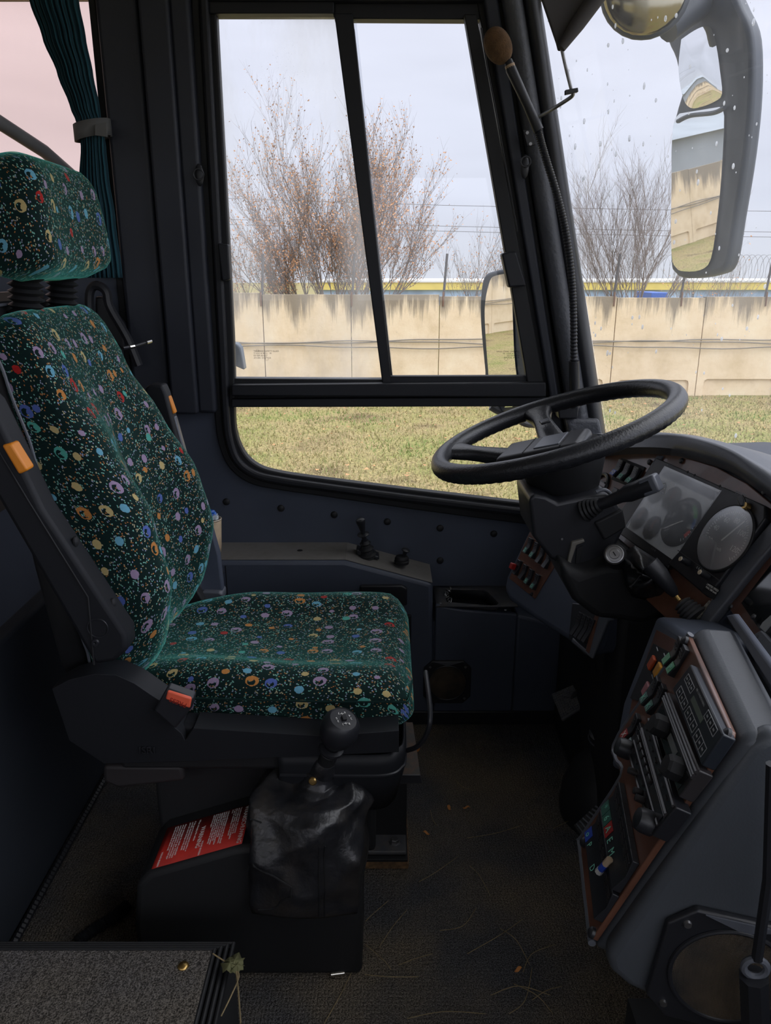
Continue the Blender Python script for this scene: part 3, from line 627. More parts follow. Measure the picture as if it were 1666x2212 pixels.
# ------------------------------------------------------------------ driver seat
def pad(name, st, mt, par, n=56, m_=None, ex=.55, **k):
    """st: list of (centre, L, T, w, h, topfun, botscale) -> closed soft block with UVs in metres"""
    g = G(); g.uv = []; rows = []; run = 0
    for i, (c, L, T, w, h, tf) in enumerate(st):
        row = []; cum = [0]
        for j in range(n):
            a = 2*math.pi*j/n+math.pi/2; cs, sn = math.cos(a), math.sin(a)
            y = -w*math.copysign(abs(cs)**ex, cs); z = h*math.copysign(abs(sn)**ex, sn)
            if sn > 0 and tf: z += tf(y/w)*(abs(sn)**.5)
            row.append(c+L*y+T*z)
        for j in range(1, n): cum.append(cum[-1]+(row[j]-row[j-1]).length)
        if i: run += (c-st[i-1][0]).length+abs(st[i-1][3]-w)*.3
        half = cum[-1]
        for j in range(n): u = cum[j] if j <= n//2 else cum[j]-half-(row[0]-row[-1]).length; g.uv.append((u, run))
        rows.append(row)
    # duplicate seam so UVs do not wrap
    g2 = G(); g2.uv = []; K = n+1
    for i, r in enumerate(rows):
        h = n//2
        order = list(range(h, n))+list(range(0, h+1)); half = None
        for q, j in enumerate(order):
            g2.v.append(tuple(r[j])); uu = g.uv[i*n+j]
            if q == n: # last one (index h from the positive side)
                g2.uv.append(uu)
            else:
                if j == h: 
                    per = sum((r[(x+1) % n]-r[x]).length for x in range(n)); g2.uv.append((uu[0]-per, uu[1]))
                else: g2.uv.append(uu)
    m = len(rows)
    g2.f = [(i*K+q, i*K+q+1, (i+1)*K+q+1, (i+1)*K+q) for i in range(m-1) for q in range(K-1)]
    g2.f += [tuple(range(n-1, -1, -1)), tuple((m-1)*K+q for q in range(n))]
    return ob(name, g2, mt, par, ang=60, fix=False, **k)
seat = thing('driver_seat', 'bus driver seat in green black velour with multicoloured dots, backrest and headrest', 'seat', (-.2, 1.5, .0))
YS = 1.5
# backrest : (h) z, Xfront centre, halfwidth, bolster
zt_ = [(.54, -.487), (.62, -.478), (.72, -.480), (.85, -.497), (1.0, -.533), (1.12, -.565), (1.245, -.605)]
wt_ = [(.54, .17), (.60, .212), (.68, .237), (.78, .240), (.9, .222), (1.0, .206), (1.12, .196), (1.2, .19), (1.245, .17)]
bt_ = [(.54, .03), (.62, .07), (.72, .095), (.85, .085), (.98, .05), (1.1, .012), (1.2, .0)]
st = []
zs = [.535, .54, .55, .57, .60]+[.63+.03*i for i in range(19)]+[1.195, 1.215, 1.228, 1.236, 1.240]
for i, z in enumerate(zs):
    x = interp(zt_, z); w = interp(wt_, z); b = interp(bt_, z)
    T = V((.972, 0, .235)); th = .036+.010*math.sin((z-.54)*4)
    e = 1.0
    if z > 1.19: e = max(.05, math.sqrt(max(0, 1-((z-1.19)/.0505)**2)))
    if z < .57: e = max(.25, math.sqrt(max(0, 1-((.57-z)/.037)**2)))
    th2 = th*(.35+.65*e); w2 = w*(.80+.20*e) if z > 1.1 else w*(.85+.15*e)
    def tf(s, b=b, e=e): 
        a = abs(s); return (b*(1/(1+math.exp(-(a-.45)*9)))-.004*math.exp(-(a/.1)**2))*e
    st.append((V((x, YS, z))-T*th*1.0, V((0, 1, 0)), T, w2, th2, tf))
pad('backrest', st, FABRIC, seat, n=88, ex=.27)
# shell behind backrest and piping
st = [(V((interp(zt_, z)-.098, YS, z))-V((.01, 0, 0)), V((0, 1, 0)), V((.972, 0, .235)), interp(wt_, z)*(.97 if z < 1.2 else .9), .035, None) for z in (.56, .6, .7, .8, .9, 1.0, 1.1, 1.18, 1.225, 1.24)]
pad('backrest_shell', st, BLACKM, seat, n=40, ex=.4)
pp = []
for s in (-1, 1):
    pts = [V((interp(zt_, z)-.072, YS+s*(interp(wt_, z)*(1.0 if z < 1.2 else .985)+.001), z)) for z in [.6+.03*i for i in range(21)]]
    pp.append(pts)
path = pp[0]+[V((interp(zt_, 1.23)-.070, YS-.165, 1.238)), V((interp(zt_, 1.24)-.066, YS, 1.243)), V((interp(zt_, 1.23)-.070, YS+.165, 1.238))]+pp[1][::-1]
ob('piping', G().tube(smooth_path(path, 3), .0028, 6), GREY2, seat)
# cushion
XS = [-.475+.035*i for i in range(15)]
st = []
for x in [-.52, -.515, -.50, -.485]+[-.46+.03*i for i in range(16)]+[.012, .03, .043, .051, .055]:
    f = (x+.46)/.5; top = .548+.012*math.sin(f*3)-.018*math.exp(-((x+.16)/.16)**2)-(.02*max(0, (x-.0)/.055)**2 if x > 0 else 0)
    w = interp([(-.52, .16), (-.42, .19), (-.3, .215), (-.1, .232), (.02, .235), (.055, .225)], x); bot = .462
    e = 1.0
    if x > .005: e = math.sqrt(max(.0025, 1-((x-.005)/.0502)**2))
    if x < -.48: e = math.sqrt(max(.01, 1-((-.48-x)/.0402)**2))
    h = (top-bot)/2*(.25+.75*e); w2 = w-(1-e)*.035
    b = .030*math.exp(-((x+.2)/.26)**4)+.004
    def tf(s, b=b, e=e): a = abs(s); return (b/(1+math.exp(-(a-.58)*13)))*e
    st.append((V((x, YS, (top+bot)/2)), V((0, 1, 0)), V((0, 0, 1)), w2, h, tf))
pad('seat_cushion', st, FABRIC, seat, n=72, ex=.36)
# cushion seam
pts = [V((x, YS-.233+(.0 if x > -.1 else (-.1-x)*.05), .531)) for x in [-.38+.03*i for i in range(15)]]+[V((.047, YS-.20, .528)), V((.052, YS-.15, .528))]
ob('seam_piping', G().tube(smooth_path(pts, 3), .0022, 6), FABRIC, seat)
# headrest
st = []
for i in range(17):
    f = i/16; z = 1.285+.200*f; x = -.612-.02*f; w = .172*(.86+.14*math.sin(math.pi*min(1, f*1.1+.1))); e = math.sqrt(max(.0025, 1-(max(0, f-.72)/.281)**2)) if f > .72 else (math.sqrt(max(.0025, 1-((.16-f)/.161)**2)) if f < .16 else 1)
    w2 = w*(.72+.28*e); h = .058*(.35+.65*e)
    def tf(s, e=e): a = abs(s); return (.022*a**2.5)*e
    st.append((V((x, 1.495, z)), V((0, 1, 0)), V((.98, 0, .15)), w2, h, tf))
pad('headrest', st, FABRIC, seat, n=60, ex=.45)
for y in (1.425, 1.585):
    x = -.645; prof = []
    for i in range(31): prof.append((.031 if i % 4 == 2 else (.021 if i % 4 == 0 else .026), i*.0030))
    ob('bellows_sleeve', G().lathe((x, y, 1.222), V((.12, 0, 1)), prof, 24), RUB, seat)
# folded armrests with orange end buttons
def bar(px, y, th, name, m, bev): return ob(name, G().prism([onY(u, v, y) for u, v in px], (0, th, 0)), m, seat, bev=bev)
a = bar([(-90, 800), (-20, 870), (20, 950), (66, 1045), (92, 1100), (272, 1372), (275, 1405), (248, 1430), (204, 1437), (14, 1110), (-110, 900)], 1.165, .052, 'folded_armrest', SEATB, .008)
def sub(g, nm, m, par=a, **k): return ob(nm, g, m, par, **k)
q = [onY(u, v, 1.163) for u, v in ((-110, 905), (14, 1115), (204, 1440))]
ob('armrest_groove', G().tube([onY(u, v, 1.164) for u, v in ((-60, 880), (60, 1080), (190, 1290), (203, 1436))], .0016, 5), BLACKM, a)
for u, v, s in ((211, 1357, .017), (206, 1388, .004)):
    ob('round_cap', G().torus(onY(u, v, 1.164), (0, -1, 0), s, .0012 if s > .01 else .003, 28, 6), BLACK, a)
g = G().prism([onY(u, v, 1.160) for u, v in ((2, 962), (24, 957), (61, 1016), (40, 1026))], (0, .026, 0)); ob('orange_button', g, ORANGE, a, bev=.004)
for f in (.3, .55, .8):
    p0 = onY(6+f*20, 961-f*2, 1.171); p1 = onY(41+f*20, 1022-f*4, 1.171)
for u, v in ((163, 1170), (244, 1303)):
    p = onY(u, v, 1.19); ob('slot', G().ball(p+V((.0, 0, .0)), .009, 10, (.6, .8, 1.1)), BLACKM, a)
b_ = bar([(312, 838), (324, 830), (350, 832), (358, 850), (400, 1010), (440, 1130), (380, 1120), (340, 960)], 1.775, .045, 'folded_armrest', SEATB, .006)
ob('orange_button', G().prism([onY(u, v, 1.79) for u, v in ((350, 856), (366, 856), (379, 893), (364, 897))], (0, .02, 0)), ORANGE, b_, bev=.003)
ob('grey_edge', G().prism([onY(u, v, 1.79) for u, v in ((366, 900), (378, 900), (402, 985), (396, 1000))], (0, .02, 0)), GREY2, b_, bev=.003)
# far side cover and belt sleeve
bar([(455, 1140), (472, 1200), (481, 1282), (432, 1285), (430, 1230), (446, 1190)], 1.77, .03, 'side_cover', GREY, .004)
bar([(437, 1278), (474, 1279), (481, 1284), (481, 1300), (424, 1314)], 1.755, .05, 'belt_sleeve', GREY2, .006)
bar([(481, 1292), (489, 1298), (480, 1303)], 1.765, .02, 'orange_tab', ORANGE, .001)
bar([(415, 1255), (430, 1262), (436, 1290), (418, 1275)], 1.75, .02, 'link_bar', STEEL, .002)
bar([(350, 1300), (420, 1265), (440, 1300), (420, 1350), (350, 1350)], 1.70, .03, 'recliner_plate', BLACKM, .004)
# near side base shield
sh = bar([(112, 1488), (150, 1468), (205, 1456), (250, 1458), (290, 1476), (348, 1516), (338, 1536), (330, 1532), (392, 1584), (400, 1600), (418, 1573), (700, 1590), (862, 1578), (862, 1625), (700, 1632), (400, 1645), (225, 1650), (150, 1600)], 1.215, .055, 'side_shield', SEATB, .012)
bar([(385, 1566), (640, 1578), (862, 1572), (862, 1600), (640, 1612), (400, 1600)], 1.235, .05, 'seat_frame', SEATB, .01)
g = G(); rows = []
out = [(-.20, 1.225), (-.06, 1.222), (0., 1.225), (.025, 1.245), (.035, 1.29), (.035, 1.5)]
sp_ = smooth_path([V((x, y, 0)) for x, y in out], 8)
g.grid([[V((p.x, p.y, .448)) for p in sp_], [V((p.x+.003, p.y-.003, .425)) for p in sp_], [V((p.x+.001, p.y-.001, .39)) for p in sp_], [V((p.x-.014, p.y+.012, .35 if i < 2 else .318)) for i, p in enumerate(sp_)]])
ob('front_fairing', g, SEATB, seat, solid=.004)
ob('fairing_lip', G().tube([V((p.x+.004, p.y-.004, .405)) for p in sp_], .003, 6), BLACK, seat)
ob('seat_pan', G().box2((-.50, 1.24, .40), (.02, 1.75, .465)), BLACKM, seat, bev=.01)
ob('suspension', G().box2((-.46, 1.30, .16), (-.02, 1.70, .40)), BLACKM, seat, bev=.01)
bar([(222, 1655), (395, 1655), (400, 1688), (255, 1705), (222, 1690)], 1.24, .05, 'rear_fairing', mat('faded_black', (.022, .019, .02), .6), .008)
text('ISRI', onY(318, 1621, 1.212), (1, 0, .0), (0, 0, 1), .02, BLACK, seat, 'embossed_lettering', .0015, 'CENTER')
g = G().tube(smooth_path([(.03, 1.3, .40), (.06, 1.28, .425), (.078, 1.27, .46), (.085, 1.28, .50), (.082, 1.4, .52)], 6), .005, 8); ob('adjust_lever', g, BLACK, seat)
# plate + pedestal
pl = onZ(912, 1690, .33); z = .315
g = G(); P = [onZ(u, v, z) for u, v in ((760, 1690), (911, 1690), (892, 1560), (760, 1560))]; g.prism(P, (0, 0, -.004)); ob('mounting_plate', g, RUST, seat, bev=.001)
A = [onZ(u, v, z) for u, v in ((762, 1690), (911, 1690), (908, 1676), (762, 1676))]
ob('plate_lip', G().prism([onY(u, v, A[0].y) for u, v in ((762, 1673), (908, 1673), (912, 1690), (762, 1693))], (0, -.003, 0)), BLACK, seat)
ob('bolt_hole', G().torus(onZ(895, 1682, z+.001)+V((0, -.004, 0)), (0, 0, 1), .006, .0025, 16, 6), BLACKM, seat)
x1 = onZ(880, 1833, .055).x; y1 = 1.49
ob('pedestal', G().box2((-.34, y1, .04), (x1, 1.66, .315)), BLACKM, seat, bev=.004)
ob('pedestal_foot', G().box2((-.34, y1-.055, .034), (x1-.002, y1+.01, .044)), DUSTY, seat, bev=.003)
ob('foot_bolt', G().lathe((x1-.028, y1-.027, .044), (0, 0, 1), [(.014, 0), (.014, .002), (.0095, .0025), (.0095, .0105), (.008, .012), (.0001, .0122)], 6), STEEL, seat)
for k in range(4): ob('plywood_layer', G().box2((-.34, y1-.06-.002*k, .008*k+.001), (x1+.003-.0012*k+(.002 if k % 2 else 0), 1.66, .008*k+.008)), PLY if k < 3 else BLACKM, seat, bev=.001)
# belt buckle
bk = thing('seat_belt_buckle', 'black belt buckle with coral red PRESS button beside the cushion', 'buckle', onY(380, 1580, 1.205))
Yb = 1.195
ob('buckle_body', G().prism([onY(u, v, Yb) for u, v in ((360, 1487), (419, 1508), (414, 1530), (378, 1576), (332, 1536))], (0, .024, 0)), BLACK, bk, bev=.004)
rb = ob('red_button', G().prism([onY(u, v, Yb-.003) for u, v in ((362, 1492), (414, 1509), (410, 1531), (357, 1511))], (0, .012, 0)), REDB, bk, bev=.003)
xa = onY(362, 1505, Yb)-onY(410, 1524, Yb); text('PRESS', onY(386, 1515, Yb)+V((0, -.0036, 0)), V((xa.x, 0, xa.z)), V((-xa.z, 0, xa.x)), .0125, mat('dark_red_print', (.3, .02, .01), .5), rb, 'lettering', .0002, 'CENTER')
# belt guide behind the seat
g_ = thing('belt_guide', 'black plastic belt guide loop on the wall behind the backrest', 'belt guide', onY(215, 700, YW-.06)); 
ob('loop', G().tube(smooth_path([onY(u, v, YW-.08) for u, v in ((194, 690), (193, 640), (200, 620), (215, 618), (230, 632), (238, 665), (275, 730), (300, 790))], 6), .012, 8), BLACK, g_)
ob('cover', G().prism([onY(u, v, YW-.06) for u, v in ((205, 640), (222, 640), (240, 672), (265, 700), (268, 760), (205, 700))], (0, .04, 0)), BLACK, g_, bev=.006)
rd = thing('metal_rod', 'thin dark rod with bright metal tips poking out beside the backrest', 'rod', onY(268, 750, 1.78))
ob('shaft', G().tube([onY(266, 752, 1.78), onY(290, 748, 1.80), onY(326, 737, 1.85)], .004, 8), BLACK, rd)
ob('tip', G().tube([onY(316, 740, 1.832), onY(326, 737, 1.848)], .0046, 8), CHROME, rd); ob('sleeve', G().tube([onY(280, 750, 1.79), onY(290, 748, 1.80)], .0046, 8), CHROME, rd)
# ------------------------------------------------------------------ gear lever housing
gh = thing('gear_lever_housing', 'black gear lever housing with red warning sticker and leather gaiter', 'gear lever', (-.25, 1.25, 0))
prof = [(-.045, .0), (-.045, .30), (-.225, .30), (-.255, .30), (-.275, .297), (-.435, .243), (-.462, .215), (-.475, .12), (-.475, 0)]
ob('housing', G().prism([(x, 1.152, z) for x, z in prof], (0, .158, 0)), BLACKM, gh, bev=.012)
ob('housing_skirt', G().box2((-.30, 1.17, 0), (-.0475, 1.40, .26)), BLACKM, gh, bev=.006)
ob('bracket', G().prism([onY(u, v, 1.33) for u, v in ((500, 1662), (545, 1660), (560, 1740), (495, 1752))], (0, .01, 0)), RUST, gh, bev=.002)
def hz(x): 
    for (a, za), (b, zb) in zip(prof[1:], prof[2:]):
        if b <= x <= a: return za+(zb-za)*(a-x)/(a-b)
    return .3
# sticker lies on the slope
def sp(s, t): # s 0..1 left->right (x), t 0..1 near->far
    x = -.432+s*.170; x += (1-t)*.0; return V((x, 1.160+t*.110, (.243+(x+.435)*.3375)+.0015))
g = G(); g.grid([[sp(i/20, 0), sp(i/20, 1)] for i in range(21)]); sk = ob('warning_sticker', g, STICKER, gh, solid=.0006)
ya = (sp(1, 0)-sp(0, 0)).normalized()
def st_text(s, sx_, t, size, **k): p = sp(sx_, t)+V((0, 0, .0008)); text(s, p, (0, -1, 0), ya, size, WHITE if size > .005 else mat_sp, sk, 'lettering', .0001, **k)
mat_sp = mat('pale_sticker_print', (.62, .5, .45), .6)
st_text('WAARSCHUWING', .955, .96, .0128, sx=.95); st_text('WARNING', .47, .74, .0128, sx=.95)
nl = ['Voorkomen is beter dan genezen:', 'eerst ontkoppelen en dan stap de', 'gear pook, zonder volledig te schakelen', 'is dat de versnelling in de vrijstand', 'staat.', '', 'Onbedoeld bewegen moet bij elke sleutel', 'zorg dat de schakel met het verstelmech.', 'aandrijf. Wanneer de versnelling', 'ingeschakeld is in voertuig niet wegrijden', 'zonder dat de motor draait het kan', 'doorlopend geen. Het veilig niet sluiten', 'lang opletten en houdt van de oploop', 'niet te bewegen.', '', 'VOLVO BUSSEN']
for i, l in enumerate(nl):
    if l: st_text(l, .885-i*.0245, (.97 if i < 15 else .35), .0052, sx=1.02)
el = ['When changing the vehicle:', '', 'If the gear is not in neutral position or', 'not fully depressing the clutch pedal', 'you can cause damage to the pedal.', '', 'Always disengage the clutch completely', 'when changing to lower gear. If braking is', 'needed on the gearbox to hold the bus it', 'gets hot, so keep the pedal a normal type', 'and therefore slow down well.', '', 'VOLVO BUSSEN']
for i, l in enumerate(el):
    if l: st_text(l, .40-i*.0285, (.95 if i < 12 else .35), .0052, sx=1.02)
# gaiter
kc = V((-.083, 1.20, .515)); neck = V((-.122, 1.235, .395))
rg = random.Random(4); g = G(); rows = []; n = 72
base = [V((-.252, 1.128, .235)), V((-.25, 1.30, .31)), V((-.045, 1.31, .31)), V((-.040, 1.128, .21))]
def rect(a):  # rounded-square direction
    c, s = math.cos(a), math.sin(a); k = 1/max(abs(c), abs(s)); k = 1+(k-1)*.72; return c*k, s*k
prof_ = [(.0, .225, 1.0, .0), (.05, .24, 1.05, .2), (.15, .275, 1.10, .6), (.3, .315, 1.10, .9), (.45, .352, 1.05, 1), (.55, .374, .96, 1), (.64, .385, .80, 1), (.72, .384, .62, 1), (.8, .380, .45, .8), (.88, .384, .33, .5), (.94, .394, .28, .3), (1.0, .41, .26, .1)]
for i in range(61):
    t = i/60; zc = interp([(p[0], p[1]) for p in prof_], t); k = interp([(p[0], p[2]) for p in prof_], t); wr = interp([(p[0], p[3]) for p in prof_], t); row = []
    cx = lerp(-.148, neck.x, t**2.2); cy = lerp(1.215, neck.y, t**2)
    for j in range(n):
        a = 2*math.pi*j/n; cx_, cy_ = rect(a); mixr = max(0, 1-t*1.5)
        dx = lerp(math.cos(a), cx_, mixr); dy = lerp(math.sin(a), cy_, mixr)
        def rdg(x): return 1-abs(math.sin(x))*2
        fold = wr*min(1, k)*(.006*rdg(a*2.5+t*7)+.0045*rdg(a*2-t*9+1)+.003*math.sin(a*7+t*16))
        tl = -.05*max(0, -dy)*(1-t)**1.6+.028*wr*max(0, -dx*.6+dy*.6)*(t if t < .7 else 0.7-(t-.7)*2)
        row.append(V((cx+dx*(.104*k+fold), cy+dy*(.098*k+fold), zc+tl+wr*min(1, k)*(.006*rdg(a*2+t*5)+.004*math.sin(a*5-t*8)))))
    rows.append(row)
g.grid(rows, closed=True); ob('leather_gaiter', g, LEATH, gh, solid=.003, ang=80)
def gsurf(a, t): i = t*60; r0 = rows[int(i)]; j = int(a/(2*math.pi)*n) % n; return r0[j]
g = G(); g.tube([gsurf(5.0, .02+t*.02)+V((0, -.003, 0)) for t in range(22)], .0013, 5); g.tube([gsurf(5.12, .02+t*.02)+V((0, -.003, 0)) for t in range(22)], .0013, 5); ob('gaiter_seam', g, BLACKM, gh)
ob('gaiter_seam', G().tube([gsurf(4.1+.5*math.sin(t*.25), .04+t*.02)+V((0, -.003, .001)) for t in range(24)], .0016, 5), BLACKM, gh)
ax = (kc-neck).normalized()
ob('neck_cuff', G().lathe(neck-ax*.012, ax, [(.031, 0), (.029, .012), (.0255, .022), (.026, .026), (.024, .04), (.020, .052), (.018, .055)], 28), LEATH, gh)
ob('brass_stud', G().lathe(neck+V((-.012, -.026, .006)), V((-.25, -1, .25)), [(.008, 0), (.008, .003), (.006, .005), (.0001, .0055)], 20), BRASS, gh)
ob('lever_sleeve', G().lathe(neck+ax*.035, ax, [(.017, 0), (.0165, .03), (.015, .032), (.015, .038), (.013, .04), (.012, .07)], 20), RUB, gh)
ob('range_collar', G().lathe(neck+ax*.068, ax, [(.012, 0), (.020, .004), (.0235, .010), (.0225, .015), (.015, .017), (.013, .013)], 28), BLACK, gh)
KS = 1.17
kn = ob('gear_knob', G().lathe(kc-ax*.032, ax, [(r*KS, h*KS) for r, h in [(.012, -.012), (.014, -.004), (.0205, .002), (.0275, .014), (.0305, .028), (.0285, .043), (.0225, .0525), (.021, .0535), (.0208, .0525), (.0001, .0535)]], 40), BLACK, gh)
tp = kc+ax*(.0535*KS-.0315); xa = V((-.75, -.3, 0)); xa = (xa-ax*xa.dot(ax)).normalized(); ya = ax.cross(xa)
ob('range_button', G().box(tp+ax*.001, (.008, .010, .006), (xa, ya, ax)), BLACKM, kn, bev=.001)
for s, a, b in (('3', .0125, .0045), ('5', .0135, -.002), ('2', -.0135, .002), ('4', -.0125, -.005), ('R', -.006, .012), ('1', .006, .012), ('7', .006, -.0125), ('6', -.006, -.0125)):
    text(s, tp+xa*a+ya*b+ax*.0004, xa, ya, .0062, WHITE, kn, 'lettering', .0001, 'CENTER')
g = G(); 
for s in (1, -1):
    g.box(tp+ya*.0105*s+ax*.0003, (.007, .0008, .0003), (xa, ya, ax)); g.box(tp+ya*.0108*s+ax*.0003, (.0008, .0045, .0003), (xa, ya, ax))
ob('shift_pattern', g, WHITE, kn)
# ------------------------------------------------------------------ armrest ledge along the side wall
LY = 2.02
led = thing('side_ledge', 'dark blue grey ledge along the side wall under the window, dusty top', 'ledge', (0, LY, 0))
zt0 = .53
def zat(v): return onY(700, v, LY).z
F = [(430, 1212), (486, 1212), (745, 1212), (935, 1262), (943, 1308), (1000, 1318), (1105, 1326), (1190, 1347), (1262, 1384), (1420, 1440)]
fr = [onY(u, v, LY) for u, v in F]; yb = YW+.0
# body: front skin down to floor
x3, x4 = fr[4].x, onY(1118, 1330, LY).x; zc = fr[4].z
g = G(); g.prism(fr[:4]+[V((x3, LY, 0)), V((fr[0].x, LY, 0))], (0, yb-LY, 0)); ob('ledge_body', g, GREY, led, bev=.012)
e6 = V((x4, LY, lerp(fr[6].z, fr[7].z, .15)))
g = G(); g.prism([V((x3-.002, LY, 0)), V((x3-.002, LY, fr[4].z)), fr[5], fr[6], e6, V((x4, LY, 0))], (0, .02, 0)); ob('tray_front', g, GREY, led, bev=.005)
g = G(); g.box2((x3-.01, LY+.015, 0), (x4+.01, yb, zc-.055)); g.prism([e6, fr[7], fr[8], fr[9], V((fr[9].x, LY, 0)), V((x4, LY, 0))], (0, yb-LY, 0)); ob('ledge_body', g, GREY, led, bev=.008)
def top(a, b, nm, m, e=.006, y0=LY+.008):
    pa, pb = fr[a], fr[b]; d = (pb-pa); g = G().prism([V((pa.x, y0, pa.z)), V((pb.x, y0, pb.z)), V((pb.x, yb, pb.z)), V((pa.x, yb, pa.z))], (0, 0, .0025)); return ob(nm, g, m, led, bev=.001)
top(0, 2, 'ledge_top', LEDGE); top(2, 3, 'ledge_slope', LEDGE)
ob('drain_hole', G().lathe(onZ(648, 1189, fr[1].z+.003), (0, 0, 1), [(.008, 0), (.008, .0006), (.0001, .0006)], 16), BLACKM, led)
# cubby tray in the lower part
zc = fr[4].z; P_ = lambda x, y: V((x, y, zc-.004)); tl = [P_(x3, yb), P_(x4-.03, yb), P_(x4, yb), P_(x4, LY+.06), P_(x4, LY), P_(x4-.04, LY), P_(x3, LY)]
hl = [onZ(u, v, zc-.004) for u, v in ((962, 1272), (1044, 1274), (1054, 1279), (1078, 1303), (1074, 1308), (1060, 1309), (964, 1301))]
m_ = len(tl); g = G(); rows = [tl, hl, [p+V((0, 0, -.012)) for p in hl]]
g.grid([[r[i] for r in rows] for i in range(m_)]+[[r[0] for r in rows]]); ob('tray_rim', g, DUSTY, led, solid=.003)
g = G(); c_ = sum(hl, V((0, 0, 0)))/m_
g2 = [p+(c_-p)*.1+V((0, 0, -.03)) for p in hl]; g.grid([[hl[i], g2[i]] for i in range(m_)]+[[hl[0], g2[0]]]); g.add(g2, [tuple(range(m_))]); ob('tray_well', g, BLACK, led, solid=.001)
# cut: raise the surround so that the well reads as a recess
for u, v in ((947, 1257), (1048, 1258), (952, 1303), (1092, 1318)): ob('tray_screw', G().lathe(onZ(u, v, zc+.006), (0, 0, 1), [(.004, 0), (.0035, .0015), (.0001, .002)], 10), STEEL, led)
# chain in the tray
t = thing('metal_chain', 'short dull metal roller chain lying in the cubby tray', 'chain', hl[0])
for i in range(7):
    p = onZ(968+5*math.cos(i*1.1), 1272+i*4.5, zc-.002); ob('chain_link', G().torus(p, (math.cos(i), .3, math.sin(i*2)), .0055, .0018, 14, 6), STEEL, t)
# blank cover and speaker on front face
ob('blank_cover', G().prism([onY(u, v, LY-.012) for u, v in ((778, 1266), (868, 1265), (880, 1272), (880, 1308), (862, 1310), (778, 1300))], (0, .02, 0)), BLACK, led, bev=.004)
ob('wall_slot', G().box2((onY(880, 1400, LY).x-.002, LY-.01, .27), (onY(888, 1400, LY).x, LY+.01, .36)), BLACK, led, bev=.002)
ob('joint_screw', G().lathe(onY(481, 1235, LY-.001), (0, -1, 0), [(.004, 0), (.0035, .002), (.0001, .002)], 12), STEEL, led)
ob('joint_line', G().tube([onY(487, 1222, LY-.0005), onY(493, 1300, LY-.0005)], .0012, 5), BLACKM, led)
ob('kick_strip', G().box2((onY(880, 1550, LY).x-.3, LY-.006, 0), (onY(1250, 1550, LY).x, LY+.004, .045)), BLACK, led, bev=.003)
def speaker(P, n, up, s, label, name='door_speaker', tilt=0):
    n = V(n).normalized(); up = (V(up)-n*V(up).dot(n)).normalized(); x = up.cross(n); t = thing(name, label, 'speaker', P); P = V(P)
    c = s*.33; pts = [(-s+c, s), (s-c, s), (s, s-c), (s, -s+c), (s-c, -s), (-s+c, -s), (-s, -s+c), (-s, s-c)]
    fr_ = ob('frame', G().prism([P+x*a+up*b for a, b in pts], n*.010), BLACK, t, bev=.003)
    ob('top_facet', G().prism([P+x*a+up*b+n*.0102 for a, b in ((-s*.55, s*.97), (s*.55, s*.97), (s*.0, s*.80))], n*.002), GREY2, t)
    ob('rim', G().torus(P+n*.011, n, s*.80, s*.035, 48, 8), BLACK, t)
    ob('mesh_grille', G().lathe(P+n*.0095, n, [(s*.78, 0), (s*.78, .002), (s*.4, .004), (.0001, .0045)], 40), GRILLE, t)
    for a in (-1, 1):
        for b in (-1, 1): ob('screw', G().lathe(P+x*a*s*.74+up*b*s*.74+n*.010, n, [(s*.06, 0), (s*.05, .003), (.0001, .003)], 12), STEEL, t)
    return t
def grille():
    m, t, out = newmat('speaker_mesh'); co = N(t, 'ShaderNodeTexCoord').outputs['Object']
    vo = N(t, 'ShaderNodeTexVoronoi', {'Vector': co, 'Scale': 700.0, 'Randomness': .1}); nz = N(t, 'ShaderNodeTexNoise', {'Vector': co, 'Scale': 16.0, 'Detail': 4.0})
    c = rampn(t, nz.outputs[0], [(.3, (.02, .02, .02)), (.7, (.11, .08, .05))]); bp = N(t, 'ShaderNodeBump', {'Height': vo.outputs['Distance'], 'Strength': 1., 'Distance': .002})
    b = N(t, 'ShaderNodeBsdfPrincipled', {'Base Color': c, 'Roughness': .6, 'Normal': bp.outputs[0]}); t.links.new(b.outputs[0], out.inputs[0]); return m
GRILLE = grille()
c = onY(966, 1471, LY-.001); s = (onY(1017, 1471, LY).x-onY(915, 1471, LY).x)/2
speaker(c, (0, -1, 0), (0, 0, 1), s, 'square black speaker low on the side panel right of the seat cushion')
# levers on ledge
t = thing('parking_brake_lever', 'tall black lever with ribbed rubber boot standing on the ledge slope', 'lever', onY(793, 1200, 2.1))
b = onY(795, 1202, 2.09); a1 = onY(779, 1124, 2.07); ax = (a1-b).normalized(); H = (a1-b).length
ob('base_plate', G().prism([V((p.x, p.y, p.z+.002)) for p in [onY(u, v, 2.08) for u, v in ((770, 1188), (819, 1204), (819, 1211), (770, 1200))]], (0, .04, 0)), BLACK, t, bev=.003)
k = []
for i in range(13): k.append(((.024-.0012*i) if i % 4 != 2 else (.030-.0014*i), i*H*.038))
ob('ribbed_boot', G().lathe(b, ax, k, 24), RUB, t); ob('shaft', G().lathe(b, ax, [(.007, 0), (.007, H)], 12), BLACK, t)
ob('collar', G().lathe(b+ax*H*.60, ax, [(.008, 0), (.017, .001), (.0175, .003), (.008, .006)], 24), BLACK, t)
ob('knob', G().lathe(b+ax*H*.74, ax, [(.008, 0), (.010, .012), (.0125, .022), (.0135, .028), (.0125, .033), (.009, .036), (.0001, .037)], 24), BLACK, t)
t = thing('small_lever', 'short black push lever with round flat top on the ledge slope', 'lever', onY(868, 1215, 2.09))
b = onY(868, 1214, 2.085); a1 = onY(879, 1183, 2.08); ax = (a1-b).normalized()
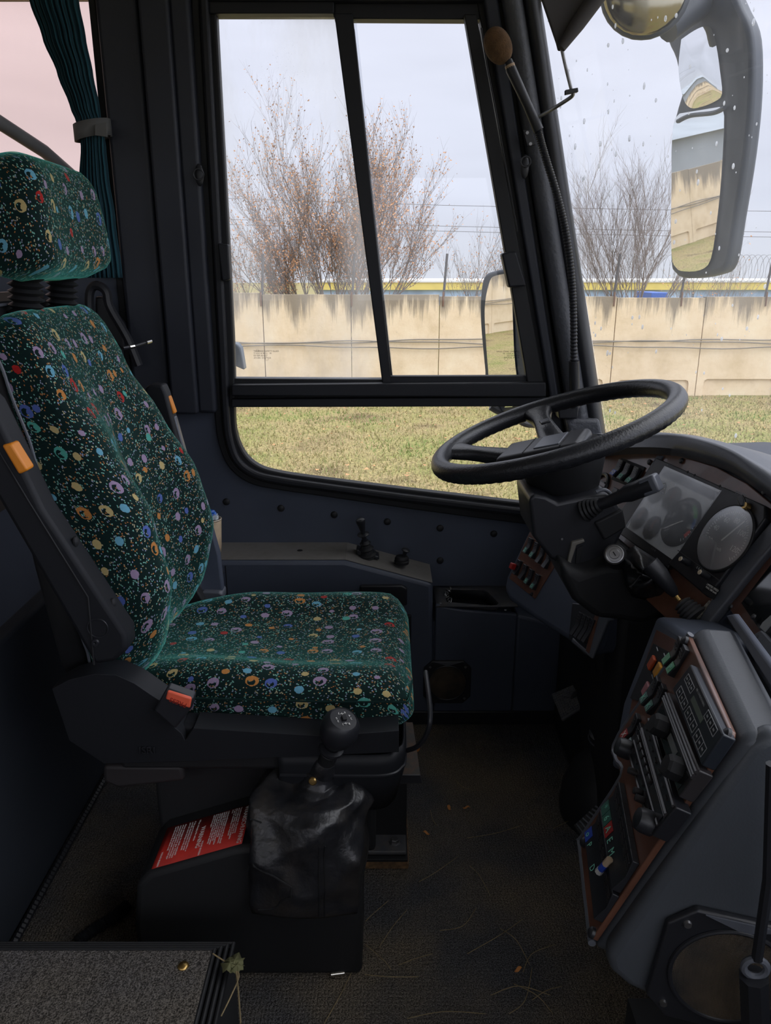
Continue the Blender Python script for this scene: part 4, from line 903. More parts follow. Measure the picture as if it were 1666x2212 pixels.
ob('boot', G().lathe(b, (0, 0, 1), [(.021, -.004), (.022, .004), (.020, .006), (.0205, .012), (.017, .018), (.012, .020), (.0001, .021)], 28), RUB, t)
ob('shaft', G().lathe(b, ax, [(.005, .01), (.006, .035)], 12), BLACK, t); ob('cap', G().lathe(b+ax*.034, ax, [(.006, 0), (.012, .004), (.0125, .007), (.009, .0095), (.0001, .010)], 24), BLACK, t)
# paper cup
cb = onY(461, 1172, 2.075); r_ = .026
t = thing('paper_cup', 'brown paper cup with pale rim standing on the ledge behind the backrest', 'cup', cb)
cb = V((onY(460, 1180, 2.07).x, 2.07, zt0+.0))
zt1 = onY(452, 1121, 2.07).z
ob('cup_wall', G().lathe(cb, (0, 0, 1), [(.022, .001), (.024, .02), (.0285, zt1-cb.z-.003)], 32, cap=False), CREAM, t, solid=.001)
ob('rim', G().torus((cb.x, cb.y, zt1), (0, 0, 1), .0285, .0018, 40, 8), mat('pale_rim', (.75, .65, .5), .6), t)
t = thing('crumpled_wrapper', 'blue and white crumpled wrapper sticking out of the paper cup', 'wrapper', (cb.x+.01, cb.y, zt1)); rg = random.Random(2)
for k_, (m, x, z) in enumerate(((mat('clear_plastic', (.45, .55, .62), .25), .008, .008), (mat('blue_foil', (.03, .15, .6), .3), .004, .018), (mat('white_foil', (.7, .75, .8), .3), .012, .004))):
    g = G(); g.ball((cb.x+x, cb.y-.005, zt1+z), .013, 12, (1, .8, .9)); g.v = [(a+rg.uniform(-.003, .003), b+rg.uniform(-.003, .003), c+rg.uniform(-.003, .003)) for a, b, c in g.v]; ob('fold', g, m, t, ang=10)
# ------------------------------------------------------------------ dashboard
DP = Pl(onY(1437, 1007, 1.6), -.1736, .985, 28)
dash = thing('dashboard', 'curved dark dashboard with brown wood trim, gauges and switches in front of the wheel', 'dashboard', (.62, 1.5, 0))
wd = [(1262, 1005), (1300, 990), (1340, 984), (1400, 983), (1480, 990), (1560, 1015), (1625, 1050), (1672, 1088), (1700, 1110), (1668, 1146), (1590, 1238), (1528, 1338), (1500, 1385), (1430, 1322), (1300, 1200), (1262, 1090)]
def face(P, px, off, th, nm, m, par, **k): return ob(nm, G().prism(P.pts(px, off), P.n*th), m, par, **k)
# structural shell below wood
sh_ = [(1240, 985), (1290, 968), (1400, 965), (1480, 972), (1570, 998), (1640, 1035), (1720, 1090), (1760, 1150), (1600, 1300), (1500, 1392), (1440, 1328), (1290, 1210), (1240, 1100)]
ob('dash_shell', G().prism(DP.pts(sh_, -.012), DP.g*.30), GREY, dash, bev=.006)
face(DP, wd, -.012, .014, 'wood_trim', WOODM, dash, bev=.002)
face(DP, [(1424, 985), (1436, 986), (1348, 1130), (1336, 1122)], .001, .006, 'divider_strip', GREY, dash, bev=.002)
face(DP, [(1700, 1114), (1740, 1120), (1640, 1240), (1560, 1340), (1510, 1400), (1502, 1386), (1530, 1339), (1592, 1240), (1669, 1149)], -.01, .018, 'right_edge_strip', GREY2, dash, bev=.004)
# hood
lip = [(1296, 975), (1330, 968), (1400, 966), (1460, 970), (1520, 984), (1580, 1005), (1630, 1038), (1690, 1080), (1740, 1130), (1790, 1190)]
rid = [(1286, 937, .50), (1330, 936, .56), (1400, 934, .60), (1460, 937, .615), (1520, 950, .63), (1575, 968, .65), (1625, 993, .665), (1690, 1030, .685), (1760, 1080, .70), (1850, 1150, .70)]
lp_ = [DP.at(u, v, .032)+DP.n*.0 for u, v in lip]; rr_ = [onX(u, v, x) for u, v, x in rid]
lpw = smooth_path([DP.at(u, v, .0)+DP.n*.0 for u, v in [(a, b+16) for a, b in lip]], 4); A = smooth_path(lp_, 4); B = smooth_path(rr_, 4); rows = []
for a0, a, b in zip(lpw, A, B):
    row = [a0, a]
    d = (b-a); 
    for k in range(1, 8):
        s = k/7; p = a.lerp(b, s); p = p+V((-.004, 0, .012))*math.sin(math.pi*s); row.append(p)
    for k, (dx, dz) in enumerate(((.03, -.002), (.10, -.02), (.2, -.05), (.32, -.09))): row.append(b+V((dx, 0, dz)))
    rows.append(row)
g = G(); g.grid(rows); ob('hood', g, GREY2, dash, ang=70)
# side filler between hood and windscreen
g = G(); g.prism([(.70, 1.2, .86), (.64, 1.62, .86), (.56, 2.16, .86), (.9, 2.05, .82), (1.12, 1.5, .82), (1.2, .2, .82), (.80, .2, .86)], (0, 0, -.03)); ob('dash_top_panel', g, GREY, dash)
g = G().box2((.60, -1.15, -.0), (1.1, 1.9, .62)); ob('dash_front', g, BLACKM, dash)
ob('bulkhead', G().box2((.50, 1.5, 0), (.62, 2.02, .60)), BLACKM, dash, bev=.02)
for u, v in ((1405, 999), (1474, 996), (1655, 1064)): ob('trim_screw', G().lathe(DP.at(u, v, .002)+DP.n*.002, DP.n, [(.0065, 0), (.0055, .003), (.0001, .0045)], 16), BLACK, dash)
# instrument cluster
cl = ob('instrument_cluster', G().prism(DP.pts([(1428, 994), (1572, 1058), (1452, 1232), (1326, 1142)], .0), DP.n*.012), BLACK, dash, bev=.002)
gl = [(1439, 1008), (1563, 1062), (1457, 1212), (1354, 1139)]
Q = DP.pts(gl, .0125)
def bil(a, b, off=0): return Q[0]*(1-a)*(1-b)+Q[1]*a*(1-b)+Q[2]*a*b+Q[3]*(1-a)*b+DP.n*off
g = G().add([bil(0, 0), bil(1, 0), bil(1, 1), bil(0, 1)], [(0, 1, 2, 3)]); ob('dial_face', g, mat('cluster_face', (.62, .64, .66), .6), cl)
XA = (Q[1]-Q[0]).normalized(); YA_ = DP.n.cross(XA)
if YA_.z < 0: YA_ = -YA_
def dial(px, r, a0, a1, n, nums, needle, par, off, extra=None, m=REFLD):
    c = DP.at(*px, off)+DP.n*off*.0; c = onP(px[0], px[1], DP.P+DP.n*off, DP.n); d = ob('gauge', G().lathe(c, DP.n, [(r, 0), (r, .0006), (.0001, .0006)], 40), m, par)
    def pt(a, rr, h=.0009): a = math.radians(a); return c+(XA*math.cos(a)+YA_*math.sin(a))*rr+DP.n*h
    g = G()
    for i in range(n+1):
        a = a0+(a1-a0)*i/n; big = (i % 5 == 0); p, q = pt(a, r*(.74 if big else .80)), pt(a, r*.86); t_ = (q-p).normalized(); g.box((p+q)/2, ((q-p).length, r*.022, .0004), (t_, DP.n.cross(t_), DP.n))
    for k_ in range(24): pass
    ob('tick_marks', g, WHITE, d)
    for s, a in nums: text(s, pt(a, r*.60), XA, YA_, r*.24, WHITE, d, 'lettering', .0001, 'CENTER')
    if extra:
        for m2, b0, b1 in extra:
            g = G(); rows = [[pt(b0+(b1-b0)*i/12, r*.66), pt(b0+(b1-b0)*i/12, r*.84)] for i in range(13)]; g.grid(rows); ob('colour_arc', g, m2, d)
    p, q = pt(needle, r*-.12, .002), pt(needle, r*.78, .002); t_ = (q-p).normalized(); ob('needle', G().box((p+q)/2, ((q-p).length, r*.05, .0006), (t_, DP.n.cross(t_), DP.n)), NEED if r < .05 else WHITE, d)
    return d
dial((1471, 1128), .052, 225, -45, 30, [('0', 225), ('5', 170), ('10', 118), ('15', 55), ('20', 0)], 218, cl, .0135, [(GGRN, 75, 30), (GBLU, 28, -2), (GRED, -8, -32)])
for px, r, nd in (((1420, 1062), .026, 100), ((1451, 1077), .026, 100), ((1381, 1119), .025, 80), ((1409, 1140), .026, 90)): dial(px, r, 200, -20, 8, [], nd, cl, .0135)
ob('warning_lights', G().add([bil(.03, .03, .001), bil(.97, .03, .001), bil(.97, .14, .001), bil(.03, .14, .001)], [(0, 1, 2, 3)]), REFLD, cl)
g = G().add([bil(0, 0, .004), bil(1, 0, .004), bil(1, 1, .004), bil(0, 1, .004)], [(0, 1, 2, 3)]); ob('lens', g, LENS, cl)
for px in ((1496, 1025), (1511, 1032), (1566, 1056)): ob('indicator', G().lathe(DP.at(*px, .012)+DP.n*.012, DP.n, [(.003, 0), (.0025, .001), (.0001, .0012)], 12), BLACKM, cl)
text('VOLVO', DP.at(1448, 1006, .0125)+DP.n*.0003, XA, YA_, .0065, GREY2, cl, 'lettering', .0001, 'CENTER')
text('C  0  30', DP.at(1412, 1187, .0125)+DP.n*.0003, XA, YA_, .005, GREY2, cl, 'lettering', .0001, 'CENTER')
# tachograph
tg = ob('tachograph', G().prism(DP.pts([(1574, 1058), (1668, 1100), (1668, 1128), (1570, 1262), (1541, 1296), (1456, 1224), (1480, 1198)], .0), DP.n*.016), BLACK, dash, bev=.003)
text('VOLVO', DP.at(1600, 1068, .0165)+DP.n*.0003, XA, YA_, .009, GREY2, tg, 'lettering', .0001, 'CENTER')
dial((1567, 1163), .060, 215, -35, 45, [('20', 205), ('40', 165), ('60', 125), ('80', 85), ('100', 35), ('120', -15)], 62, tg, .018, m=mat('tacho_face', (.2, .205, .21), .5))
pt_c = onP(1567, 1163, DP.P+DP.n*.018, DP.n)
ob('dial_ring', G().torus(pt_c+DP.n*.001, DP.n, .0625, .0025, 56, 8), BLACKM, tg)
ob('lens', G().lathe(pt_c+DP.n*.003, DP.n, [(.062, 0), (.05, .0025), (.03, .004), (.0001, .0045)], 48), LENS, tg)
text('km/h', pt_c+DP.n*.0012-YA_*.022, XA, YA_, .009, WHITE, tg, 'lettering', .0001, 'CENTER')
ob('split_line', G().tube([DP.at(1479, 1196, .016)+DP.n*.0163, DP.at(1570, 1262, .016)+DP.n*.0163], .0009, 4), BLACKM, tg)
o = onP(1522, 1222, DP.P+DP.n*.0165, DP.n); text('1792.1   km   1792 m', o+YA_*.006, XA, YA_, .0065, DIMW, tg, 'lettering', .0001, 'CENTER')
ob('odometer', G().box(onP(1516, 1232, DP.P+DP.n*.017, DP.n), (.032, .008, .002), (XA, YA_, DP.n)), BLACKM, tg)
text('0 8 2 8 9 1', onP(1516, 1232, DP.P+DP.n*.0185, DP.n), XA, YA_, .0075, DIMW, tg, 'lettering', .0001, 'CENTER')
for px in ((1488, 1216), (1530, 1245)):
    c = onP(px[0], px[1], DP.P+DP.n*.016, DP.n); ob('knob', G().lathe(c, DP.n, [(.0065, 0), (.0058, .018), (.005, .020), (.0001, .0202)], 18), BLACK, tg); ob('knob_cap', G().lathe(c+DP.n*.020, DP.n, [(.0048, 0), (.004, .001), (.0001, .0011)], 14), mat('cream_cap', (.6, .5, .36), .4), tg)
lb = ob('speed_label', G().box(onP(1536, 1276, DP.P+DP.n*.0168, DP.n), (.036, .021, .001), (XA, YA_, DP.n)), BLACKM, tg)
text('LIMITED SPEED\nMAX.100 km/h', onP(1538, 1272, DP.P+DP.n*.018, DP.n), XA, YA_, .0052, WHITE, lb, 'lettering', .0001, 'CENTER')
kc_ = onP(1612, 1090, DP.P+DP.n*.018, DP.n)
ob('lock_key', G().prism([kc_+XA*a+YA_*b+DP.n*.006 for a, b in ((-.018, .004), (-.010, .013), (.004, .006), (.010, -.004), (.004, -.008), (-.008, -.002))], DP.n*.006), BLACK, tg, bev=.002)
ob('key_barrel', G().lathe(kc_+XA*.009-YA_*.003, DP.n, [(.007, 0), (.006, .01), (.0001, .01)], 16), BRASS, tg)
# switch trio, air vent, lower labels
def rocker(P, c, sx, sy, par, icon=None, txt=None, kind='rocker_switch', im=MINT, xa=None, ya=None):
    x = xa or P.w*-1; y = ya or P.up; x = x.normalized(); y = y.normalized(); n = P.n
    o = ob(kind, G().prism([c-x*sx/2-y*sy/2, c+x*sx/2-y*sy/2, c+x*sx/2-y*sy/2+n*.012, c+x*sx/2+n*.006, c+x*sx/2+y*sy/2+n*.010, c+x*sx/2+y*sy/2, c-x*sx/2+y*sy/2][:0] or [c-x*sx/2-y*sy/2, c-x*sx/2-y*sy/2+n*.012, c-x*sx/2+n*.006, c-x*sx/2+y*sy/2+n*.009, c-x*sx/2+y*sy/2], x*sx), BLACK, par, bev=.001)
    g = G()
    for k in range(3): g.box(c+y*sy*(.14+.11*k)+n*(.0075+.001*k), (sx*.7, sy*.035, .001), (x, y, n))
    ob('grip_ribs', g, KNOB, o)
    if icon: ob('icon_window', G().prism([c-x*sx*.42-y*sy*.46+n*.0116, c+x*sx*.42-y*sy*.46+n*.0116, c+x*sx*.42-y*sy*.14+n*.0082, c-x*sx*.42-y*sy*.14+n*.0082], n*.0008), icon, o)
    if txt: text(txt, c-y*sy*.30+n*.0112, x, (y+n*-.28), min(sx*.8, sy*.3), im, o, 'symbol', .0001, 'CENTER')
    return o
def symb(n): return {'light': '=D', 'fan': '*', 'heat': 'C:'}[n]
blk = [(1344, 992), (1393, 1012), (1373, 1054), (1324, 1036)]
face(DP, [(1345, 990), (1396, 1010), (1371, 1055), (1322, 1036)], .002, .003, 'switch_bezel', BLACKM, dash, bev=.001)
for k, (px, ic, tx) in enumerate((((1341, 1015), BLUES, '=D'), ((1357, 1023), TEALS, '*D'), ((1375, 1031), TEALS, '(O)'))): rocker(DP, DP.at(*px, .004)+DP.n*.004, .020, .042, dash, ic, tx, im=WHITE if k == 0 else MINT, xa=XA, ya=YA_)
vc = DP.at(1297, 1050, .002)+DP.n*.002; ob('air_vent', G().torus(vc, DP.n, .030, .005, 36, 8), BLACK, dash)
g = G(); [g.box(vc+YA_*k*.012, (.054-abs(k)*.008, .003, .012), (XA, YA_, DP.n)) for k in (-1, 0, 1)]; ob('vent_slats', g, BLACK, dash)
ob('small_socket', G().box(DP.at(1332, 1062, .002), (.022, .014, .012), (XA, YA_, DP.n)), BLACK, dash, bev=.002)
face(DP, [(1536, 1298), (1543, 1303), (1512, 1340), (1504, 1334)], .001, .004, 'worn_label', mat('grey_worn_label', (.3, .28, .25), .7, var=(200, .5)), dash)
# left wing with switches (towards the side wall)
WP = Pl(onY(1130, 1220, 1.88), -.28, .96, 20)
wg = thing('switch_wing', 'rounded dark dash wing with two rows of rocker switches, left of the steering column', 'switch panel', (.4, 1.88, 0))
ob('wing_body', G().prism(WP.pts([(1150, 1125), (1092, 1245), (1086, 1275), (1098, 1300), (1160, 1345), (1258, 1408), (1272, 1424), (1290, 1400), (1318, 1320), (1290, 1150)], 0), V((.9, .35, -.05))*.25), GREY, wg, bev=.018, seg=4)
face(WP, [(1148, 1148), (1103, 1250), (1158, 1294), (1215, 1200)], -.002, .004, 'wood_plate', WOODM, wg, bev=.001)
XW = (WP.at(1158, 1294)-WP.at(1103, 1250)).normalized(); YWp = WP.n.cross(XW); YWp = YWp if YWp.z > 0 else -YWp
def quad(P, c4, off):
    q = P.pts(c4, off); return lambda a, b: q[0]*(1-a)*(1-b)+q[1]*a*(1-b)+q[2]*a*b+q[3]*(1-a)*b
q1 = quad(WP, [(1148, 1150), (1205, 1192), (1182, 1240), (1130, 1200)], .002); q2 = quad(WP, [(1124, 1205), (1178, 1244), (1157, 1282), (1107, 1238)], .002)
for k in range(4):
    rocker(WP, q1((k+.5)/4, .5), .0165, .042, wg, TEALS if k < 2 else None, ('Z', 'O', None, None)[k], xa=XW, ya=YWp); rocker(WP, q2((k+.5)/4, .5), .0165, .040, wg, (None, None, TEALS, TEALS)[k], (None, None, '+', 'O')[k], xa=XW, ya=YWp)
ob('red_push_switch', G().box(q2(.06, .55)+WP.n*.014, (.013, .016, .014), (XW, YWp, WP.n)), REDS, wg, bev=.002)
ob('plug_screw', G().lathe(WP.at(1151, 1284)+WP.n*.002, WP.n, [(.005, 0), (.004, .004), (.0001, .005)], 14), BLACK, wg)
lw = face(WP, [(1248, 1305), (1304, 1310), (1276, 1418), (1240, 1385)], .0, .016, 'lower_bezel', BLACK, wg, bev=.003)
face(WP, [(1293, 1308), (1302, 1308), (1275, 1412), (1268, 1406)], .016, .003, 'lower_wood_strip', WOODM, wg)
face(WP, [(1300, 1316), (1320, 1322), (1330, 1340), (1318, 1342), (1284, 1424), (1240, 1388), (1243, 1378), (1276, 1408)], .01, .008, 'lower_frame', GREY2, wg, bev=.003)
ql = quad(WP, [(1252, 1318), (1294, 1330), (1268, 1402), (1242, 1376)], .016)
for k in range(4): rocker(WP, ql((k+.5)/4, .5), .0125, .055, wg, xa=XW, ya=YWp)
# ------------------------------------------------------------------ steering wheel and column
WC = V((.347, 1.57, .989)); WN = V((-.318, .0222, .9478)).normalized(); WR = .245
wh = thing('steering_wheel', 'large black padded steering wheel with three spokes in front of the window', 'steering wheel', WC-WN*.09)
rx = onP(1205, 1000, WC, WN)-WC; rx.normalize(); ry = WN.cross(rx)
def wang(u, v): d = onP(u, v, WC, WN)-WC; return math.atan2(d.dot(ry), d.dot(rx))
def wp(a, r, h=0): return WC+(rx*math.cos(a)+ry*math.sin(a))*r+WN*h
def rf(th, ph):
    dn = max(0, -math.sin(ph-.4)); return .0188+.0022*dn*abs(math.sin(th*38))
ob('rim', G().torus(WC, WN, WR, .0188, 220, 18, rf, ref=rx), WHEEL, wh, ang=80)
HD = -.062
spk = [wang(957, 975), wang(1158, 884), wang(1330, 968)]
for a in spk:
    rows = []
    for i in range(15):
        f = i/14; r = lerp(.045, WR-.004, f); wv = lerp(.034, .021, min(1, f*1.6)) if f < .75 else lerp(.021, .04, (f-.75)/.25); h = lerp(HD+.004, .0, f**1.25); tk = lerp(.020, .013, f); row = []
        t_ = V(wp(a+math.pi/2, 1)-WC)
        for k in range(16):
            b = 2*math.pi*k/16; c_, s_ = math.cos(b), math.sin(b); row.append(wp(a, r, h)+t_*wv*math.copysign(abs(c_)**.6, c_)+WN*tk*math.copysign(abs(s_)**.6, s_))
        rows.append(row)
    so = ob('spoke', G().grid(rows, closed=True, caps=True) , WHEEL, wh, ang=60)
a = spk[1]; bc = wp(a, .125, HD*.42+.018); td = wp(a, 1)-WC; sd = WN.cross(td)
ob('horn_button', G().box(bc, (.034, .022, .006), (td, sd, (WN-td*.25).normalized())), BLACK, so, bev=.003)
hub = []
g = G(); hb = G()
hx = V((math.cos(0), 0, 0)); d1 = wp((spk[0]+spk[1])/2+math.pi/4, 1)-WC
XH = (wp(spk[0], 1)-WC); XH = (XH-WN*XH.dot(WN)).normalized(); YH = WN.cross(XH)
c = wp(0, 0, HD+.022)+XH*.032; ob('hub_pad', G().box(c, (.185, .112, .03), (XH, YH, WN)), BLACK, wh, bev=.012, seg=4)
ob('pad_plate', G().box(c+WN*.0155-XH*.02, (.055, .078, .004), (XH, YH, WN)), GREY2, wh, bev=.0015)
for k in (-.052, .028): ob('pad_seam', G().box(c+WN*.0150+XH*k, (.0016, .10, .002), (XH, YH, WN)), BLACKM, wh)
ob('hub_shroud', G().lathe(wp(0, 0, HD+.012), -WN, [(.085, -.006), (.092, .006), (.088, .03), (.072, .065), (.056, .098), (.050, .115)], 40), RUB, wh)
sc = thing('steering_column', 'black steering column housing with stalks, ignition lock and leather sleeve', 'steering column', (.52, 1.6, 0))
yc = 1.50
def cs(px, y0, th, nm, m, bev=.012, par=sc): return ob(nm, G().prism([onY(u, v, y0) for u, v in px], (0, th, 0)), m, par, bev=bev, seg=4)
cs([(1143, 1080), (1152, 1067), (1180, 1072), (1205, 1086), (1270, 1072), (1318, 1068), (1338, 1098), (1354, 1136), (1330, 1182), (1300, 1225), (1245, 1238), (1190, 1208), (1152, 1160)], 1.47, .16, 'upper_shroud', BLACK, .018)
cs([(1212, 1212), (1255, 1240), (1310, 1222), (1392, 1222), (1452, 1262), (1478, 1300), (1445, 1325), (1392, 1352), (1340, 1342), (1290, 1338), (1240, 1300), (1215, 1250)], 1.42, .20, 'lower_shroud', BLACKM, .02)
cs([(1285, 1130), (1346, 1100), (1354, 1140), (1306, 1168)], 1.462, .02, 'side_flap', RUB, .004)
cs([(1265, 1300), (1400, 1320), (1388, 1420), (1352, 1660), (1306, 1660), (1290, 1420)], 1.58, .09, 'column_tube', BLACKM, .02)
ob('shroud_hole', G().ball(onY(1214, 1165, 1.468), .003, 8), GREYP, sc)
for P_ in ((1270, 1078), ):
    p0 = onY(1262, 1104, 1.47); p1 = onY(1398, 1050, 1.40); d = (p1-p0).normalized()
    ob('indicator_stalk', G().tube([p0, p0.lerp(p1, .25), p0.lerp(p1, .6), p0.lerp(p1, .72), p1+d*.012], [.014, .011, .0125, .0175, .0185], 16, flat=1.0), BLACK, sc, bev=0)
    tip = ob('stalk_tip', G().box(p1+d*.008, (.034, .030, .034), (d, V((0, 0, 1)).cross(d).normalized(), d.cross(V((0, 0, 1)).cross(d).normalized()))), GREY2, sc, bev=.005)
    g = G(); 
    for i in range(5): q = p0.lerp(p1, .02+.055*i); g.tube([q, q+d*.004], [.024-.0022*i, .0215-.0022*i], 14)
    ob('stalk_boot', g, RUB, sc)
ob('stalk_bracket', G().tube(smooth_path([onY(u, v, 1.47) for u, v in ((1288, 1063), (1305, 1058), (1320, 1068), (1325, 1085))], 5), .004, 8), GREY2, sc)
kc = onY(1328, 1197, 1.39); kn_ = V((-.35, -.8, .45)).normalized()
ob('ignition_barrel', G().lathe(kc, -kn_, [(.020, 0), (.021, .004), (.023, .03), (.026, .09)], 28), LEATH, sc)
ig = ob('ignition_lock', G().lathe(kc, kn_, [(.0175, 0), (.0175, .003), (.0155, .0035), (.0145, .0025), (.010, .0028), (.009, .004), (.0001, .0042)], 36), STEEL, sc)
ob('key_slot', G().box(kc+kn_*.0045, (.0022, .009, .001), (V((.8, 0, .5)).normalized(), kn_.cross(V((.8, 0, .5)).normalized()), kn_)), BLACKM, ig)
# sleeve
Lp = [(1338, 1196), (1372, 1180), (1412, 1205), (1450, 1232), (1485, 1262), (1482, 1290), (1452, 1300), (1420, 1300), (1366, 1288), (1352, 1262), (1345, 1225)]
g = G(); cu, cv_ = 1410, 1248; rows = []
for k in range(7):
    f = k/6; row = []
    for i in range(66):
        s = i/66*len(Lp); i0 = int(s); t_ = s-i0; A_ = V((*Lp[i0], 0)).lerp(V((*Lp[(i0+1) % len(Lp)], 0)), t_); u = cu+(A_.x-cu)*(1-f*.99); v = cv_+(A_.y-cv_)*(1-f*.99)
        row.append(onY(u, v, 1.40-.05*math.sin(f*math.pi/2)+.012*math.sin(i*.55+k*.9)*math.sin(math.pi*f)))
    rows.append(row)
g.grid(rows, closed=True); ob('leather_sleeve', g, LEATH, sc, solid=.003, ang=80)
ob('sleeve_seam', G().tube([onY(u, v, 1.355) for u, v in ((1391, 1222), (1386, 1240), (1368, 1262), (1360, 1268))], .0018, 5), BLACKM, sc)
for u, v in ((1364, 1268),): ob('sleeve_stud', G().ball(onY(u, v, 1.38), .004, 8), BLACKM, sc)
p = [onY(1404, 1218, 1.30), onY(1425, 1240, 1.29), onY(1452, 1275, 1.28), onY(1458, 1284, 1.28)]
rl = thing('retarder_lever', 'black handled lever with brass shaft and ribbed rubber boot beside the gauges', 'lever', onY(1500, 1325, 1.36))
ob('grip', G().tube(p, [.0172, .0162, .0108, .0075], 18), BLACK, rl, bev=0); ob('shaft', G().tube([onY(1455, 1280, 1.28), onY(1468, 1297, 1.27)], .004, 10), BRASS, rl)
a0 = onY(1472, 1301, 1.265); a1 = onY(1503, 1333, 1.24); d = (a1-a0); g = []
for i in range(21): g.append(((.011+.0005*i) if i % 4 in (0,) else ((.0165+.0004*i) if i % 4 == 2 else .0145+.0004*i), d.length*i/20))
ob('ribbed_boot', G().lathe(a0, d, g, 22), mat('grey_rubber', (.04, .04, .042), .5), rl)
cs([(1236, 1172), (1262, 1165), (1264, 1171), (1246, 1178), (1234, 1215), (1243, 1230), (1236, 1232), (1226, 1214)], 1.462, .012, 'metal_handle', mat('cream_grey_metal', (.16, .15, .13), .4), .002)
cs([(1246, 1186), (1260, 1178), (1252, 1222), (1243, 1226)], 1.467, .006, 'handle_recess', BLACKM, .001)
# hanging wires under the column
g = G(); rg = random.Random(8)
for k in range(5): g.tube(smooth_path([onY(1300+rg.uniform(-12, 20), 1330+rg.uniform(0, 8), 1.56), onY(1310+rg.uniform(-25, 25), 1350+rg.uniform(0, 12), 1.52), onY(1335+rg.uniform(-20, 25), 1362+rg.uniform(-4, 12), 1.54), onY(1352, 1340, 1.58)], 5), .0016, 5)
ob('loose_wires', g, mat('grey_wire', (.07, .08, .09), .4), sc)
# column boot on the floor
c = onZ(1318, 1775, 0); c = V((c.x-.0, c.y+.03, 0)); z1 = .30
bt = thing('column_boot', 'domed black rubber boot at the foot of the steering column', 'boot', c); ax = V((-.04, 0, 1)).normalized()
ob('dome', G().lathe(c, ax, [(.115, 0), (.118, .03), (.112, .08), (.092, .13), (.062, .165), (.048, .18)], 36), RUB, bt)
ob('collar', G().lathe(c+ax*.178, ax, [(.046, 0), (.05, .006), (.050, .04), (.052, .043), (.052, .052), (.046, .056), (.034, .054), (.032, .07), (.03, .3)], 30), BLACK, bt)
ob('clamp', G().torus(c+ax*.215, ax, .051, .003, 32, 6), DUSTY, bt)
# pedals
def pedal(px, y, name, label, arm):
    P = [onY(u, v, y+(k > 1)*(-.0)) for k, (u, v) in enumerate(px)]; cc = sum(P, V((0, 0, 0)))/4
    t = thing(name, label, 'pedal', cc); n = V((-.55, -.2, .8)).normalized(); q = [onP(u, v, cc, n) for u, v in px]
    ob('pad', G().prism(q, -n*.012), DUSTY, t, bev=.005); g = G()
    for i in range(11):
        for j in range(11):
            a, b = (i+.8)/11.6, (j+.8)/11.6; c_ = q[0]*(1-a)*(1-b)+q[1]*a*(1-b)+q[2]*a*b+q[3]*(1-a)*b; g.lathe(c_, n, [(.0036, 0), (.0018, .0022)], 4)
    ob('tread', g, DUSTY, t); ob('arm', G().tube(smooth_path([cc-n*.01]+arm, 6), .008, 8), BLACKM, t); return t
pedal([(1190, 1498), (1238, 1478), (1271, 1518), (1212, 1555)], 1.78, 'clutch_pedal', 'square studded rubber pedal hanging over the carpet left of the column', [V((.54, 1.78, .30)), V((.60, 1.70, .40))])
pedal([(1342, 1400), (1366, 1398), (1386, 1420), (1352, 1455)], 1.62, 'brake_pedal', 'dark ribbed pedal half hidden right of the column tube', [V((.66, 1.62, .42))])
t = thing('accelerator_pedal', 'slatted black pedal plate at the left foot of the centre console', 'pedal', onZ(1270, 1800, .05)); q = [onP(u, v, onZ(1275, 1790, .07), V((-.35, -.2, .9)).normalized()) for u, v in ((1236, 1782), (1300, 1722), (1345, 1735), (1262, 1822))]
n = V((-.35, -.2, .9)).normalized(); ob('plate', G().prism(q, -n*.012), RUB, t, bev=.006)
g = G(); [g.tube([q[0].lerp(q[1], f)*.85+q[3].lerp(q[2], f)*.15+n*.002, q[0].lerp(q[1], f)*.15+q[3].lerp(q[2], f)*.85+n*.002], .0028, 5) for f in [.1+.1*k for k in range(9)]]; ob('slats', g, GREY2, t)
# ------------------------------------------------------------------ centre console
CP = Pl(V((.353, .957, .644)), .17, .985, 21); XC = -CP.w; YC = CP.up; GC = CP.g
con = thing('centre_console', 'dark grey centre console with wood plate, radio and switches, bottom right', 'console', (.55, .85, 0))
bd = [(1505, 1350), (1612, 1592), (1284, 2058), (1262, 1990), (1250, 1835), (1254, 1812), (1338, 1672), (1326, 1640), (1330, 1605)]
ob('console_body', G().prism(CP.pts(bd, -.004), GC*.055), CONS, con, bev=.02, seg=5)
sn = -CP.w; S0 = CP.at(1600, 1600)
def sp_(u, v, off=0): return onP(u, v, S0+sn*off, sn)
ob('console_side', G().prism([sp_(u, v)+GC*.014 for u, v in ((1590, 1610), (1284, 2062), (1290, 2095), (1330, 2130), (1420, 2170), (1520, 2220), (1620, 2320), (1900, 2500), (2150, 1990), (1850, 1640), (1680, 1600), (1640, 1580))], CP.w*.03), CONS, con, bev=.018, seg=4)
ob('console_foot', G().box((.52, .80, .12), (.30, .20, .24)), BLACKM, con)
woodpx = [(1497, 1376), (1592, 1584), (1589, 1600), (1292, 2034), (1286, 2026), (1265, 1830), (1268, 1812), (1353, 1682), (1342, 1645), (1346, 1592)]
wp_ = ob('wood_plate', G().prism(CP.pts(woodpx, -.002), CP.n*.008), WOODM, con, bev=.0015)
rimp = CP.pts([(1497, 1372), (1344, 1590), (1338, 1642), (1349, 1680), (1264, 1810), (1260, 1832), (1284, 2040)], .0)
ob('edge_rim', G().tube(smooth_path([p+CP.n*.003 for p in rimp], 4), .005, 8), GREY2, con)
for px in ((1487, 1388), (1580, 1590), (1268, 1822), (1287, 2018)): 
    ob('corner_screw', G().lathe(CP.at(*px, .003)+CP.n*.003, CP.n, [(.0075, 0), (.007, .004), (.004, .0065), (.0001, .007)], 18), BLACK, con)
def cq(px, off): return quad2(px, off)
